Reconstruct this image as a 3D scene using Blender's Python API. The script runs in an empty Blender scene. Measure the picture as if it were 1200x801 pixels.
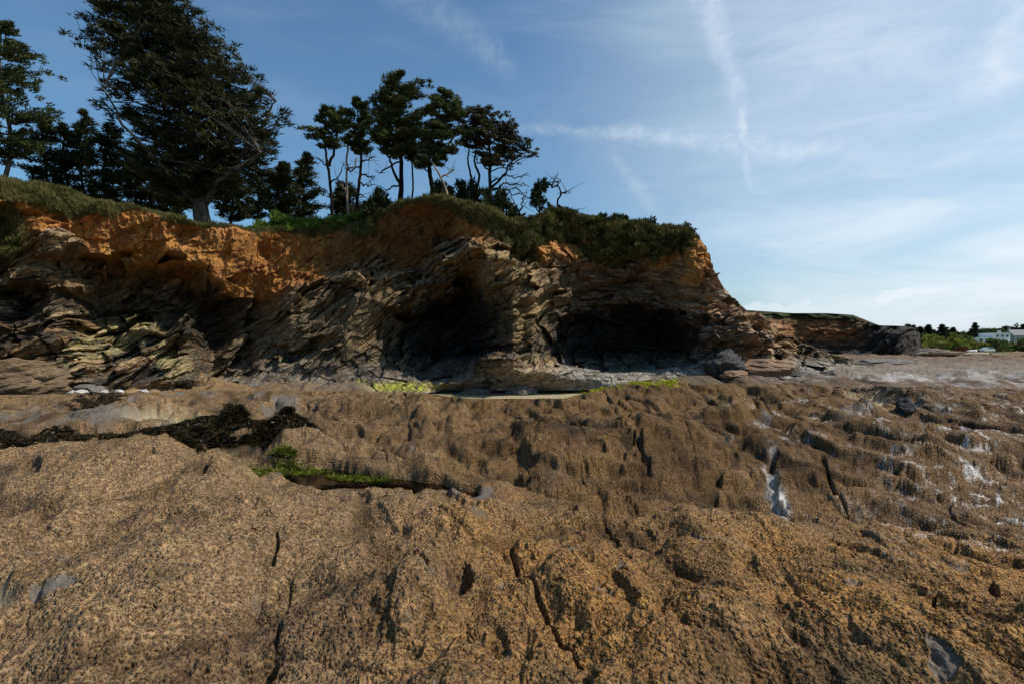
import bpy, math, random
import numpy as np
random.seed(5)
RNG = np.random.default_rng(11)
F32 = np.float32
sc = bpy.context.scene
COL = sc.collection

# ---------------------------------------------------------------- camera
H = 2.2            # eye height above the sand at the foot of the cliff
FP = 667.0         # focal length in pixels of a 1200 px wide frame (20 mm)
HY = 404.0         # height of the horizon in that frame
cam_d = bpy.data.cameras.new('camera'); cam = bpy.data.objects.new('camera', cam_d)
COL.objects.link(cam); sc.camera = cam
cam_d.lens = 20.0; cam_d.sensor_width = 36.0
cam_d.clip_start = 0.05; cam_d.clip_end = 6000
cam.location = (0, 0, H); cam.rotation_euler = (math.radians(90), 0, 0)
cam_d.shift_y = (HY-400.5)/1200.0 * 1.0

# ---------------------------------------------------------------- sun and sky
SUN_AZ, SUN_EL = 99.0, 51.0          # azimuth clockwise from the view direction (+Y)
sun_d = bpy.data.lights.new('sun', 'SUN'); sun = bpy.data.objects.new('sun', sun_d); COL.objects.link(sun)
sun_d.energy = 5.0; sun_d.angle = math.radians(0.53); sun_d.color = (1.0, 0.90, 0.76)
a_, e_ = math.radians(SUN_AZ), math.radians(SUN_EL)
from mathutils import Vector
sdir = Vector((math.sin(a_)*math.cos(e_), math.cos(a_)*math.cos(e_), math.sin(e_)))
sun.rotation_euler = sdir.to_track_quat('Z', 'Y').to_euler()

W = bpy.data.worlds.new("World"); sc.world = W; W.use_nodes = True
wt = W.node_tree; wt.nodes.clear()
class NT:
    """tiny helper to write node graphs as expressions"""
    def __init__(s, t): s.t = t
    def n(s, typ, **kw):
        nd = s.t.nodes.new(typ)
        for k, v in kw.items(): setattr(nd, k, v)
        return nd
    def put(s, sock, v):
        if v is None: return
        if isinstance(v, bpy.types.NodeSocket): s.t.links.new(v, sock)
        else: sock.default_value = v
    def m(s, op, a, b=None, c=None, clamp=False):
        nd = s.n('ShaderNodeMath', operation=op, use_clamp=clamp)
        s.put(nd.inputs[0], a); s.put(nd.inputs[1], b); s.put(nd.inputs[2], c)
        return nd.outputs[0]
    def v(s, op, a, b=None):
        nd = s.n('ShaderNodeVectorMath', operation=op)
        s.put(nd.inputs[0], a); s.put(nd.inputs[1], b)
        return nd.outputs['Value'] if op in ('DOT_PRODUCT', 'LENGTH') else nd.outputs[0]
    def ramp(s, x, lo, hi, a=0.0, b=1.0):
        nd = s.n('ShaderNodeMapRange', interpolation_type='SMOOTHSTEP')
        s.put(nd.inputs[0], x); s.put(nd.inputs[1], lo); s.put(nd.inputs[2], hi); s.put(nd.inputs[3], a); s.put(nd.inputs[4], b)
        return nd.outputs[0]
    def noise(s, vec, scale, detail=4, rough=0.55, dist=0.0):
        nd = s.n('ShaderNodeTexNoise'); s.put(nd.inputs['Vector'], vec)
        nd.inputs['Scale'].default_value = scale; nd.inputs['Detail'].default_value = detail
        nd.inputs['Roughness'].default_value = rough; nd.inputs['Distortion'].default_value = dist
        return nd.outputs[0]
    def voro(s, vec, scale, feature='F1', rnd=1.0):
        nd = s.n('ShaderNodeTexVoronoi', feature=feature); s.put(nd.inputs['Vector'], vec)
        nd.inputs['Scale'].default_value = scale; nd.inputs['Randomness'].default_value = rnd
        return nd
    def mix(s, f, a, b, mode='MIX'):
        nd = s.n('ShaderNodeMix', data_type='RGBA', blend_type=mode)
        s.put(nd.inputs[0], f); s.put(nd.inputs[6], a); s.put(nd.inputs[7], b)
        return nd.outputs[2]

g = NT(wt)
sky = g.n('ShaderNodeTexSky', sky_type='NISHITA')
sky.sun_disc = False; sky.sun_elevation = e_; sky.sun_rotation = a_
sky.air_density = 1.0; sky.dust_density = 1.6; sky.ozone_density = 2.2; sky.altitude = 0
tc = g.n('ShaderNodeTexCoord'); DV = g.v('NORMALIZE', tc.outputs['Generated'])
def pdir(px, py):
    return Vector(((px-600)/FP, 1.0, (HY-py)/FP)).normalized()
sep = g.n('ShaderNodeSeparateXYZ'); g.put(sep.inputs[0], DV)
nz1 = g.noise(DV, 9.0, 6, 0.62, 0.4)
nz2 = g.noise(DV, 34.0, 5, 0.65, 0.6)
stretch = g.n('ShaderNodeMapping'); stretch.inputs['Scale'].default_value = (2.0, 2.0, 9.0); stretch.inputs['Rotation'].default_value = (0.0, 0.35, 0.2)
g.put(stretch.inputs['Vector'], DV)
nz3 = g.noise(stretch.outputs[0], 1.6, 6, 0.6, 0.5)
def trail(p0, p1, w0, w1, strength):
    """a long thin cloud between two directions of the sky"""
    a, b = pdir(*p0), pdir(*p1); nrm = a.cross(b).normalized(); al = (b-a); L = al.length; al.normalize()
    d = g.v('DOT_PRODUCT', DV, tuple(nrm))
    d = g.m('ADD', d, g.m('MULTIPLY', g.m('SUBTRACT', nz1, 0.5), 0.07))
    t = g.m('DIVIDE', g.m('SUBTRACT', g.v('DOT_PRODUCT', DV, tuple(al)), a.dot(al)), L)
    wdt = g.m('ADD', g.m('MULTIPLY', t, w1-w0), w0)
    r = g.m('DIVIDE', g.m('ABSOLUTE', d), wdt)
    body = g.ramp(r, 0.0, 1.0, 1.0, 0.0)
    ends = g.m('MULTIPLY', g.ramp(t, -0.12, 0.12), g.ramp(t, 0.85, 1.15, 1.0, 0.0))
    br = g.ramp(nz2, 0.32, 0.68, 0.25, 1.0)
    front = g.m('GREATER_THAN', sep.outputs[1], 0.0)
    return g.m('MULTIPLY', g.m('MULTIPLY', g.m('MULTIPLY', body, ends), g.m('MULTIPLY', br, front)), strength)
T = [trail((800, -60), (868, 130), 0.040, 0.018, 0.28), trail((866, 110), (880, 215), 0.013, 0.008, 0.30),
     trail((610, 148), (1010, 180), 0.017, 0.028, 0.27), trail((715, 180), (770, 250), 0.018, 0.02, 0.18),
     trail((450, -30), (600, 85), 0.05, 0.03, 0.20), trail((1215, -60), (1160, 120), 0.04, 0.04, 0.25),
     trail((1030, 356), (1110, 348), 0.008, 0.01, 0.4), trail((930, 352), (950, 350), 0.006, 0.006, 0.3)]
cl = T[0]
for t_ in T[1:]: cl = g.m('MAXIMUM', cl, t_)
# veil of cirrus, thicker towards the sun
sund = g.v('DOT_PRODUCT', DV, tuple(pdir(1330, 60)))
veil = g.m('MULTIPLY', g.ramp(sund, 0.70, 1.0, 0.0, 1.0), g.ramp(nz3, 0.2, 0.82, 0.6, 1.0))
veil = g.m('MULTIPLY', veil, 0.62)
low = g.m('MULTIPLY', g.ramp(sep.outputs[2], 0.02, 0.33, 1.0, 0.0), g.ramp(sep.outputs[0], 0.20, 0.75, 0.0, 1.0))
low = g.m('MULTIPLY', g.m('MULTIPLY', low, g.ramp(nz3, 0.28, 0.74)), 0.42)
wisp = g.m('MULTIPLY', g.ramp(nz3, 0.42, 0.85), 0.16)
# row of small cumulus above the horizon
cum = g.m('MULTIPLY', g.ramp(g.m('ADD', sep.outputs[2], g.m('MULTIPLY', g.m('SUBTRACT', nz1, 0.5), 0.10)), 0.052, 0.064, 1.0, 0.0),
          g.ramp(sep.outputs[0], 0.30, 0.38))
cum = g.m('MULTIPLY', g.m('MULTIPLY', cum, g.ramp(sep.outputs[0], 0.56, 0.64, 1.0, 0.0)), 0.80)
cl = g.m('ADD', g.m('ADD', cl, veil), g.m('ADD', low, wisp), clamp=True)
cl = g.m('MAXIMUM', cl, cum)
skyc = g.mix(1.0, sky.outputs[0], (0.70, 0.98, 1.06, 1), 'MULTIPLY')
cloudc = g.mix(g.ramp(sund, 0.5, 1.0), (4.3, 5.1, 5.9, 1), (6.4, 7.0, 7.6, 1))
fin = g.mix(cl, skyc, cloudc)
bg = g.n('ShaderNodeBackground'); bg.inputs[1].default_value = 0.13; g.put(bg.inputs[0], fin)
wo = g.n('ShaderNodeOutputWorld'); g.t.links.new(bg.outputs[0], wo.inputs[0])

sc.view_settings.view_transform = 'Standard'; sc.view_settings.look = 'None'
sc.view_settings.gamma = 1.0; sc.view_settings.use_curve_mapping = False
sc.view_settings.exposure = 0.0
sc.render.engine = 'CYCLES'
sc.cycles.use_denoising = True
sc.cycles.max_bounces = 4; sc.cycles.diffuse_bounces = 2; sc.cycles.transparent_max_bounces = 8

# ---------------------------------------------------------------- numpy noise
def _hash(ix, iy, iz, seed):
    h = (ix.astype(np.int64)*73856093) ^ (iy.astype(np.int64)*19349663) ^ (iz.astype(np.int64)*83492791) ^ (seed*2654435761)
    h &= 0x7fffffff
    h = (h ^ (h >> 13))*1274126177 & 0x7fffffff
    return h ^ (h >> 16)
_G = np.random.default_rng(3).normal(size=(256, 3)); _G /= np.linalg.norm(_G, axis=1)[:, None]; _G = _G.astype(F32)
_GX, _GY, _GZ = (np.ascontiguousarray(_G[:, i]) for i in range(3))
def perlin(x, y, z=0.0, seed=0):
    flat2 = np.ndim(z) == 0
    x, y = np.broadcast_arrays(np.asarray(x, F32), np.asarray(y, F32))
    if not flat2: x, y, z = np.broadcast_arrays(x, y, np.asarray(z, F32))
    else: zi = np.full(x.shape, math.floor(float(z)), np.int64); fz = F32(float(z)-math.floor(float(z))); w = fz*fz*fz*(fz*(fz*6-15)+10)
    xi, yi = np.floor(x), np.floor(y); fx, fy = x-xi, y-yi
    xi = xi.astype(np.int64); yi = yi.astype(np.int64)
    if not flat2: zf = np.floor(z); fz = z-zf; zi = zf.astype(np.int64); w = fz*fz*fz*(fz*(fz*6-15)+10)
    u, v = (f*f*f*(f*(f*6-15)+10) for f in (fx, fy))
    out = 0
    for dz in ((0,) if (flat2 and w == 0) else (0, 1)):
        hz_ = (zi+dz)*83492791 ^ (seed*2654435761); wz = (w if dz else 1-w)
        for dy in (0, 1):
            hy = hz_ ^ ((yi+dy)*19349663); wy = wz*(v if dy else 1-v)
            for dx in (0, 1):
                h = (((xi+dx)*73856093) ^ hy) & 0x7fffffff
                h = (h ^ (h >> 13))*1274126177 & 0x7fffffff
                h = (h ^ (h >> 16)) & 255
                out = out+(_GX[h]*(fx-dx)+_GY[h]*(fy-dy)+_GZ[h]*(fz-dz))*(wy*(u if dx else 1-u))
    return (out*1.5).astype(F32)
def fbm(x, y, z=0.0, octs=4, seed=0, gain=0.5, ridged=False):
    s, a, n, f = 0, 1.0, 0.0, 1.0
    for i in range(octs):
        p = perlin(np.asarray(x)*f, np.asarray(y)*f, np.asarray(z)*f, seed+i*17)
        if ridged: p = 1-2*np.abs(p)
        s = s+a*p; n += a; a *= gain; f *= 2.03
    return s/n
def worley(x, y, seed=0):
    """F1, F2-F1 and a random number per cell"""
    x = np.asarray(x, F32); y = np.asarray(y, F32)
    xi, yi = np.floor(x), np.floor(y)
    f1 = np.full(x.shape, 9, F32); f2 = np.full(x.shape, 9, F32); cid = np.zeros(x.shape, F32)
    for dx in (-1, 0, 1):
        for dy in (-1, 0, 1):
            h = _hash(xi+dx, yi+dy, xi*0, seed)
            px = xi+dx+(h & 1023)/1023.0; py = yi+dy+((h >> 10) & 1023)/1023.0
            d = ((px-x)**2+(py-y)**2).astype(F32)
            c = ((h >> 5) & 4095)/4095.0
            cl_ = d < f1
            f2 = np.where(cl_, f1, np.minimum(f2, d)); cid = np.where(cl_, c, cid).astype(F32); f1 = np.where(cl_, d, f1)
    f1 = np.sqrt(f1); f2 = np.sqrt(f2)
    return f1, f2-f1, cid
def facets(x, y, seed=0, tilt=1.0):
    """flat faces: every cell has its own offset (-.5 to .5) and slant; also the distance to the next cell and a random number"""
    x = np.asarray(x, F32); y = np.asarray(y, F32); xi, yi = np.floor(x), np.floor(y)
    f1 = np.full(x.shape, 9, F32); f2 = f1.copy(); off = np.zeros(x.shape, F32); cid = off.copy()
    for dx in (-1, 0, 1):
        for dy in (-1, 0, 1):
            h = _hash(xi+dx, yi+dy, xi*0, seed); h2 = _hash(xi+dx, yi+dy, xi*0, seed+7)
            rx = x-(xi+dx+(h & 1023)/1023.0); ry = y-(yi+dy+((h >> 10) & 1023)/1023.0); d = (rx*rx+ry*ry).astype(F32)
            o = ((h2 & 1023)/1023.0-.5)+tilt*(((h2 >> 10) & 1023)/1023.0-.5)*rx+tilt*(((h2 >> 4) & 1023)/1023.0-.5)*ry
            c = ((h >> 5) & 4095)/4095.0; k = d < f1
            f2 = np.where(k, f1, np.minimum(f2, d)); off = np.where(k, o, off).astype(F32); cid = np.where(k, c, cid).astype(F32); f1 = np.where(k, d, f1)
    return off, np.sqrt(f2)-np.sqrt(f1), cid
def sm(x, a, b):
    t = np.clip((x-a)/(b-a), 0, 1); return t*t*(3-2*t)
def lerp(a, b, t): return a+(b-a)*t
def mixc(c, col, t):
    t = np.asarray(t)[..., None]; return c*(1-t)+np.asarray(col, F32)*t

# ---------------------------------------------------------------- object helpers
def tag(o, label=None, cat=None, group=None, kind=None):
    if label: o['label'] = label
    if cat: o['category'] = cat
    if group: o['group'] = group
    if kind: o['kind'] = kind
    return o
def mesh_obj(name, V, Fq=None, Ft=None, mat=None, parent=None, smooth=True, attrs=None):
    """one mesh object from arrays of quads and/or triangles"""
    V = np.asarray(V, F32).reshape(-1, 3)
    me = bpy.data.meshes.new(name)
    nq = 0 if Fq is None else len(Fq); nt = 0 if Ft is None else len(Ft)
    me.vertices.add(len(V)); me.vertices.foreach_set('co', V.ravel())
    idx = np.concatenate([np.asarray(a, np.int32).ravel() for a in (Fq, Ft) if a is not None and len(a)])
    me.loops.add(len(idx)); me.loops.foreach_set('vertex_index', idx)
    me.polygons.add(nq+nt)
    st = np.concatenate([np.arange(nq)*4, nq*4+np.arange(nt)*3]).astype(np.int32)
    me.polygons.foreach_set('loop_start', st)
    me.update(calc_edges=True)
    me.polygons.foreach_set('use_smooth', np.full(nq+nt, smooth, bool))
    for k, arr in (attrs or {}).items():
        arr = np.asarray(arr, F32)
        if arr.ndim == 2:
            at = me.attributes.new(k, 'FLOAT_COLOR', 'POINT')
            c4 = np.ones((len(V), 4), F32); c4[:, :3] = arr; at.data.foreach_set('color', c4.ravel())
        else:
            at = me.attributes.new(k, 'FLOAT', 'POINT'); at.data.foreach_set('value', arr)
    if mat: me.materials.append(mat)
    me.validate()
    o = bpy.data.objects.new(name, me); COL.objects.link(o)
    if parent: o.parent = parent
    return o
def grid_faces(nr, nc):
    i = np.arange(nr*nc, dtype=np.int32).reshape(nr, nc)
    return np.stack([i[:-1, :-1], i[:-1, 1:], i[1:, 1:], i[1:, :-1]], -1).reshape(-1, 4)
def empty(name, loc):
    o = bpy.data.objects.new(name, None); COL.objects.link(o); o.location = loc; return o
def W3(px, py, D):
    return Vector(((px-600)/FP*D, D, H+(HY-py)/FP*D))

# ---------------------------------------------------------------- materials
def pmat(name, build):
    m = bpy.data.materials.new(name); m.use_nodes = True; t = m.node_tree; t.nodes.clear()
    q = NT(t); b = q.n('ShaderNodeBsdfPrincipled'); o = q.n('ShaderNodeOutputMaterial'); t.links.new(b.outputs[0], o.inputs[0])
    build(q, b, o); return m
def bump(q, b, h, dist, strength=1.0, prev=None):
    nd = q.n('ShaderNodeBump'); nd.inputs['Strength'].default_value = strength; nd.inputs['Distance'].default_value = dist
    q.put(nd.inputs['Height'], h)
    if prev is not None: q.t.links.new(prev, nd.inputs['Normal'])
    q.t.links.new(nd.outputs[0], b.inputs['Normal']); return nd.outputs[0]

def m_shore(q, b, o):
    at = q.n('ShaderNodeAttribute', attribute_name='Col'); gr = q.n('ShaderNodeAttribute', attribute_name='grain')
    ge = q.n('ShaderNodeNewGeometry'); P = ge.outputs['Position']
    v1 = q.voro(P, 70.0); v2 = q.voro(P, 36.0)
    n1 = q.noise(P, 14.0, 5, 0.6)
    grain = gr.outputs['Fac']
    # every barnacle has its own tint
    s = q.n('ShaderNodeSeparateColor'); q.put(s.inputs[0], v1.outputs['Color'])
    tint = q.ramp(s.outputs[0], 0.0, 1.0, 0.55, 1.5)
    k = q.m('MULTIPLY', tint, q.ramp(n1, 0.2, 0.8, 0.75, 1.25))
    k = q.m('ADD', q.m('MULTIPLY', q.m('SUBTRACT', k, 1.0), q.m('ADD', q.m('MULTIPLY', grain, 0.8), 0.2)), 1.0)
    cc = q.n('ShaderNodeCombineColor'); [q.put(cc.inputs[i], k) for i in range(3)]
    q.put(b.inputs['Base Color'], q.mix(1.0, at.outputs['Color'], cc.outputs[0], 'MULTIPLY'))
    ro = q.n('ShaderNodeAttribute', attribute_name='rough'); q.put(b.inputs['Roughness'], ro.outputs['Fac'])
    b.inputs['Specular IOR Level'].default_value = 0.18
    h = q.m('ADD', q.m('MULTIPLY', q.ramp(v1.outputs['Distance'], 0.0, 0.55, 1.0, 0.0), grain), q.m('MULTIPLY', q.ramp(v2.outputs['Distance'], 0.0, 0.6, 1.4, 0.0), grain))
    h = q.m('ADD', h, q.m('MULTIPLY', n1, 0.8))
    bump(q, b, h, 0.013, 1.0)
M_SHORE = pmat('barnacle_rock', m_shore)

def m_cliff(q, b, o):
    at = q.n('ShaderNodeAttribute', attribute_name='Col')
    ge = q.n('ShaderNodeNewGeometry'); P = ge.outputs['Position']
    n1 = q.noise(P, 5.0, 8, 0.68); n2 = q.noise(P, 1.1, 5, 0.6)
    k = q.m('MULTIPLY', q.ramp(n1, 0.25, 0.75, 0.62, 1.4), q.ramp(n2, 0.3, 0.7, 0.8, 1.2))
    cc = q.n('ShaderNodeCombineColor'); [q.put(cc.inputs[i], k) for i in range(3)]
    q.put(b.inputs['Base Color'], q.mix(1.0, at.outputs['Color'], cc.outputs[0], 'MULTIPLY'))
    ro = q.n('ShaderNodeAttribute', attribute_name='rough'); q.put(b.inputs['Roughness'], ro.outputs['Fac'])
    b.inputs['Specular IOR Level'].default_value = 0.3
    be = q.n('ShaderNodeAttribute', attribute_name='bed'); sx = q.n('ShaderNodeSeparateXYZ'); q.put(sx.inputs[0], P)
    cv = q.n('ShaderNodeCombineXYZ'); q.put(cv.inputs[0], q.m('MULTIPLY', be.outputs['Fac'], 9.0)); q.put(cv.inputs[1], sx.outputs[0]); q.put(cv.inputs[2], sx.outputs[1])
    nb = q.noise(cv.outputs[0], 1.0, 5, .7); so = q.n('ShaderNodeAttribute', attribute_name='soil')
    bw = q.m('SUBTRACT', 1.0, so.outputs['Fac']); kb = q.m('ADD', q.m('MULTIPLY', q.m('SUBTRACT', q.ramp(nb, .36, .64, .60, 1.35), 1.0), bw), 1.0)
    c2 = q.n('ShaderNodeCombineColor'); [q.put(c2.inputs[i], kb) for i in range(3)]
    q.put(b.inputs['Base Color'], q.mix(1.0, q.mix(1.0, at.outputs['Color'], cc.outputs[0], 'MULTIPLY'), c2.outputs[0], 'MULTIPLY'))
    n1 = q.m('ADD', n1, q.m('MULTIPLY', q.m('MULTIPLY', q.ramp(nb, .35, .65), bw), .6))
    v = q.voro(P, 3.2, 'DISTANCE_TO_EDGE')
    h = q.m('ADD', n1, q.m('MULTIPLY', q.ramp(v.outputs['Distance'], 0.0, 0.06), 0.25))
    bump(q, b, h, 0.10, 0.8)
M_CLIFF = pmat('cliff_rock', m_cliff)
# ================================================================= THE SHORE
# heights: for some bearings (px) the height of the rock at several distances; D:py pairs read along the bearing
DS = [0.6, 1.4, 2.2, 3.0, 4.0, 5.0, 6.2, 7.5, 9.0, 12.0, 16.0, 21.0, 27.0, 34.0, 50.0, 90.0, 150.0]
def zp(D, py): return H-(py-HY)/FP*D
TAB = {
 -700: [.85, .85, .90, .95, 1.0, 1.0, .95, .80, .70, .60, .45, .35, .2, .2, .2, .2, .1],
 -300: [.85, .88, .90, .95, 1.0, 1.02, 1.0, .72, .66, .60, .45, .35, .2, .2, .2, .2, .1],
 0:    [.85, .86, .80, zp(3, 700), zp(4, 628), zp(5, 575), zp(6.2, 530), .66, zp(9, 513), zp(12, 495), zp(16, 484), zp(21, 466), .1, .15, .2, .2, 0],
 150:  [.85, .88, .89, zp(3, 690), zp(4, 618), zp(5, 563), zp(6.2, 525), .62, zp(9, 513), zp(12, 492), zp(16, 478), zp(21, 468), .1, .15, .2, .2, 0],
 250:  [.85, .88, .89, zp(3, 686), zp(4, 614), zp(5, 562), zp(6.2, 534), .56, zp(9, 520), zp(12, 494), zp(16, 476), zp(21, 465), .1, .15, .2, .2, 0],
 340:  [.85, .88, .89, zp(3, 690), zp(4, 622), zp(5, 590), .42, .42, zp(9, 518), zp(12, 492), zp(16, 474), zp(21, 462), .1, .15, .2, .2, 0],
 450:  [.85, .88, .90, zp(3, 692), zp(4, 634), zp(5, 596), .42, .50, zp(9, 520), zp(12, 488), zp(16, 472), zp(21, 464), -.05, .15, .2, .2, 0],
 560:  [.85, .88, .90, zp(3, 696), zp(4, 640), zp(5, 600), .26, zp(7.5, 562), zp(9, 530), zp(12, 500), zp(16, 480), -.02, -.10, .15, .2, .2, 0],
 650:  [.85, .88, .90, zp(3, 694), zp(4, 636), zp(5, 601), .22, zp(7.5, 564), zp(9, 526), zp(12, 496), zp(16, 478), -.02, -.10, .2, .2, .2, 0],
 750:  [.85, .88, .90, zp(3, 696), zp(4, 640), zp(5, 602), .24, zp(7.5, 562), zp(9, 524), zp(12, 490), zp(16, 462), zp(20, 449), .05, .3, .2, .2, 0],
 850:  [.85, .88, .90, zp(3, 700), zp(4, 644), zp(5, 604), .18, zp(7.5, 570), zp(9, 532), zp(12, 496), zp(16, 470), zp(21, 450), .35, .35, .25, .25, 0],
 915:  [.85, .88, .90, zp(3, 705), zp(4, 648), zp(5, 608), .12, zp(7.5, 572), zp(9, 538), zp(12, 500), zp(16, 470), zp(21, 452), .4, .4, .3, .3, 0],
 980:  [.85, .88, .90, zp(3, 708), zp(4, 650), zp(5, 612), .24, zp(7.5, 564), zp(9, 530), zp(12, 494), zp(16, 478), .30, .45, .4, .35, .3, 0],
 1060: [.85, .88, .90, zp(3, 712), zp(4, 655), zp(5, 622), .30, zp(7.5, 548), zp(9, 520), zp(12, 484), zp(16, 466), .35, .45, .4, .35, .3, 0],
 1200: [.85, .88, .92, zp(3, 728), zp(4, 680), zp(5, 640), .38, zp(7.5, 552), zp(9, 516), zp(12, 478), zp(16, 458), .55, .45, .4, .35, .3, .1],
 1450: [.85, .90, .94, .90, .80, .75, .65, .75, .8, .9, .8, .55, .4, .4, .35, .3, .1],
 2200: [.85, .90, .94, .90, .80, .75, .7, .7, .7, .7, .6, .5, .4, .4, .35, .3, .1],
}
_PX = np.array(sorted(TAB)); _TB = np.array([TAB[k] for k in _PX])
LD = np.linspace(math.log(0.6), math.log(150.0), 240)
def _herm(xs, ys, x):
    """monotone-ish cubic through (xs, ys) rows"""
    m = np.gradient(ys, xs, axis=-1); i = np.clip(np.searchsorted(xs, x)-1, 0, len(xs)-2)
    h = xs[i+1]-xs[i]; t = np.clip((x-xs[i])/h, 0, 1)
    return ((2*t**3-3*t**2+1)*ys[..., i]+(t**3-2*t**2+t)*h*m[..., i]+(-2*t**3+3*t**2)*ys[..., i+1]+(t**3-t**2)*h*m[..., i+1])
_T1 = _herm(np.log(DS), _TB, LD)                     # px knots x LD
PXG = np.arange(-700, 2201, 10.0)
_T2 = _herm(_PX.astype(float), _T1.T.copy(), PXG)    # LD x PXG
k_ = np.exp(-np.linspace(-2, 2, 5)**2/2); k_ /= k_.sum()
_T2 = np.apply_along_axis(lambda r: np.convolve(np.pad(r, 2, 'edge'), k_, 'valid'), 1, _T2)
def base_z(px, D):
    u = np.clip((px+700)/10.0, 0, len(PXG)-1.001); v = np.clip((np.log(np.maximum(D, .6))-LD[0])/(LD[1]-LD[0]), 0, len(LD)-1.001)
    ui, vi = u.astype(int), v.astype(int); fu, fv = u-ui, v-vi
    z = (_T2[vi, ui]*(1-fu)*(1-fv)+_T2[vi, ui+1]*fu*(1-fv)+_T2[vi+1, ui]*(1-fu)*fv+_T2[vi+1, ui+1]*fu*fv)
    # land beyond the beach rises inland on the right
    X = (px-600)/FP*D
    return z+sm(D, 165, 420)*7.0*sm(X, 60, 200)-sm(D, 150, 400)*1.5*(1-sm(X, 20, 140))

def ell(px, py, cx, cy, rx, ry, rot=0.0, soft=0.35, nz=None):
    c, s = math.cos(math.radians(rot)), math.sin(math.radians(rot))
    dx, dy = px-cx, py-cy; u = (dx*c+dy*s)/rx; v = (-dx*s+dy*c)/ry
    r = np.sqrt(u*u+v*v)
    if nz is not None: r = r+nz
    return 1-sm(r, 1-soft, 1+soft)
def seg(px, py, pts, w, nz=None):
    """soft line through image points"""
    best = np.full(px.shape, 1e9)
    for (x0, y0), (x1, y1) in zip(pts[:-1], pts[1:]):
        dx, dy = x1-x0, y1-y0; t = np.clip(((px-x0)*dx+(py-y0)*dy)/(dx*dx+dy*dy), 0, 1)
        best = np.minimum(best, np.hypot(px-x0-t*dx, (py-y0-t*dy)*1.6))
    if nz is not None: best = best+nz*w
    return 1-sm(best, w*0.35, w*1.1)

RIDGES = [  # (points of the photograph on the near rock, width m, height m)
 ([(640, 700), (700, 665), (770, 640), (900, 665), (1050, 740), (1150, 800)], .20, .085), ([(590, 665), (680, 632), (800, 636), (880, 645)], .22, -.10),
 ([(600, 640), (625, 700), (690, 800)], .16, -.12), ([(20, 665), (120, 622), (250, 545)], .20, -.10), ([(0, 640), (100, 585), (200, 540)], .30, .07),
 ([(330, 640), (420, 605), (520, 610), (590, 640)], .22, .08), ([(300, 800), (330, 700), (330, 640)], .25, -.06), ([(420, 800), (470, 700), (560, 660)], .25, .07),
 ([(800, 800), (860, 745), (960, 770), (1010, 800)], .18, .06), ([(1080, 660), (1130, 700), (1200, 760)], .16, .08), ([(1000, 650), (1100, 700), (1180, 790)], .16, -.07),
 ([(60, 800), (110, 720), (230, 660), (330, 600)], .25, .06), ([(150, 800), (260, 720), (330, 690)], .2, -.05), ([(500, 800), (540, 740), (530, 690)], .14, -.05)]
def sculpt(X, Y):
    out = np.zeros(X.shape); near = Y < 6.5
    x = X[near]; y = Y[near]; o = np.zeros(x.shape)
    wb = .10*fbm(x*1.5, y*1.5, 0, 2, 800)
    for pts, w, h in RIDGES:
        P = [((a-600)/(b-HY)*1.34, 1.34*FP/(b-HY)) for a, b in pts]; best = np.full(x.shape, 9.0)
        for (x0, y0), (x1, y1) in zip(P[:-1], P[1:]):
            dx, dy = x1-x0, y1-y0; t = np.clip(((x-x0)*dx+(y-y0)*dy)/(dx*dx+dy*dy+1e-9), 0, 1); best = np.minimum(best, np.hypot(x-x0-t*dx, y-y0-t*dy))
        o = o+h*np.exp(-((best+wb)/w)**2)
    out[near] = o; return out

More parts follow.
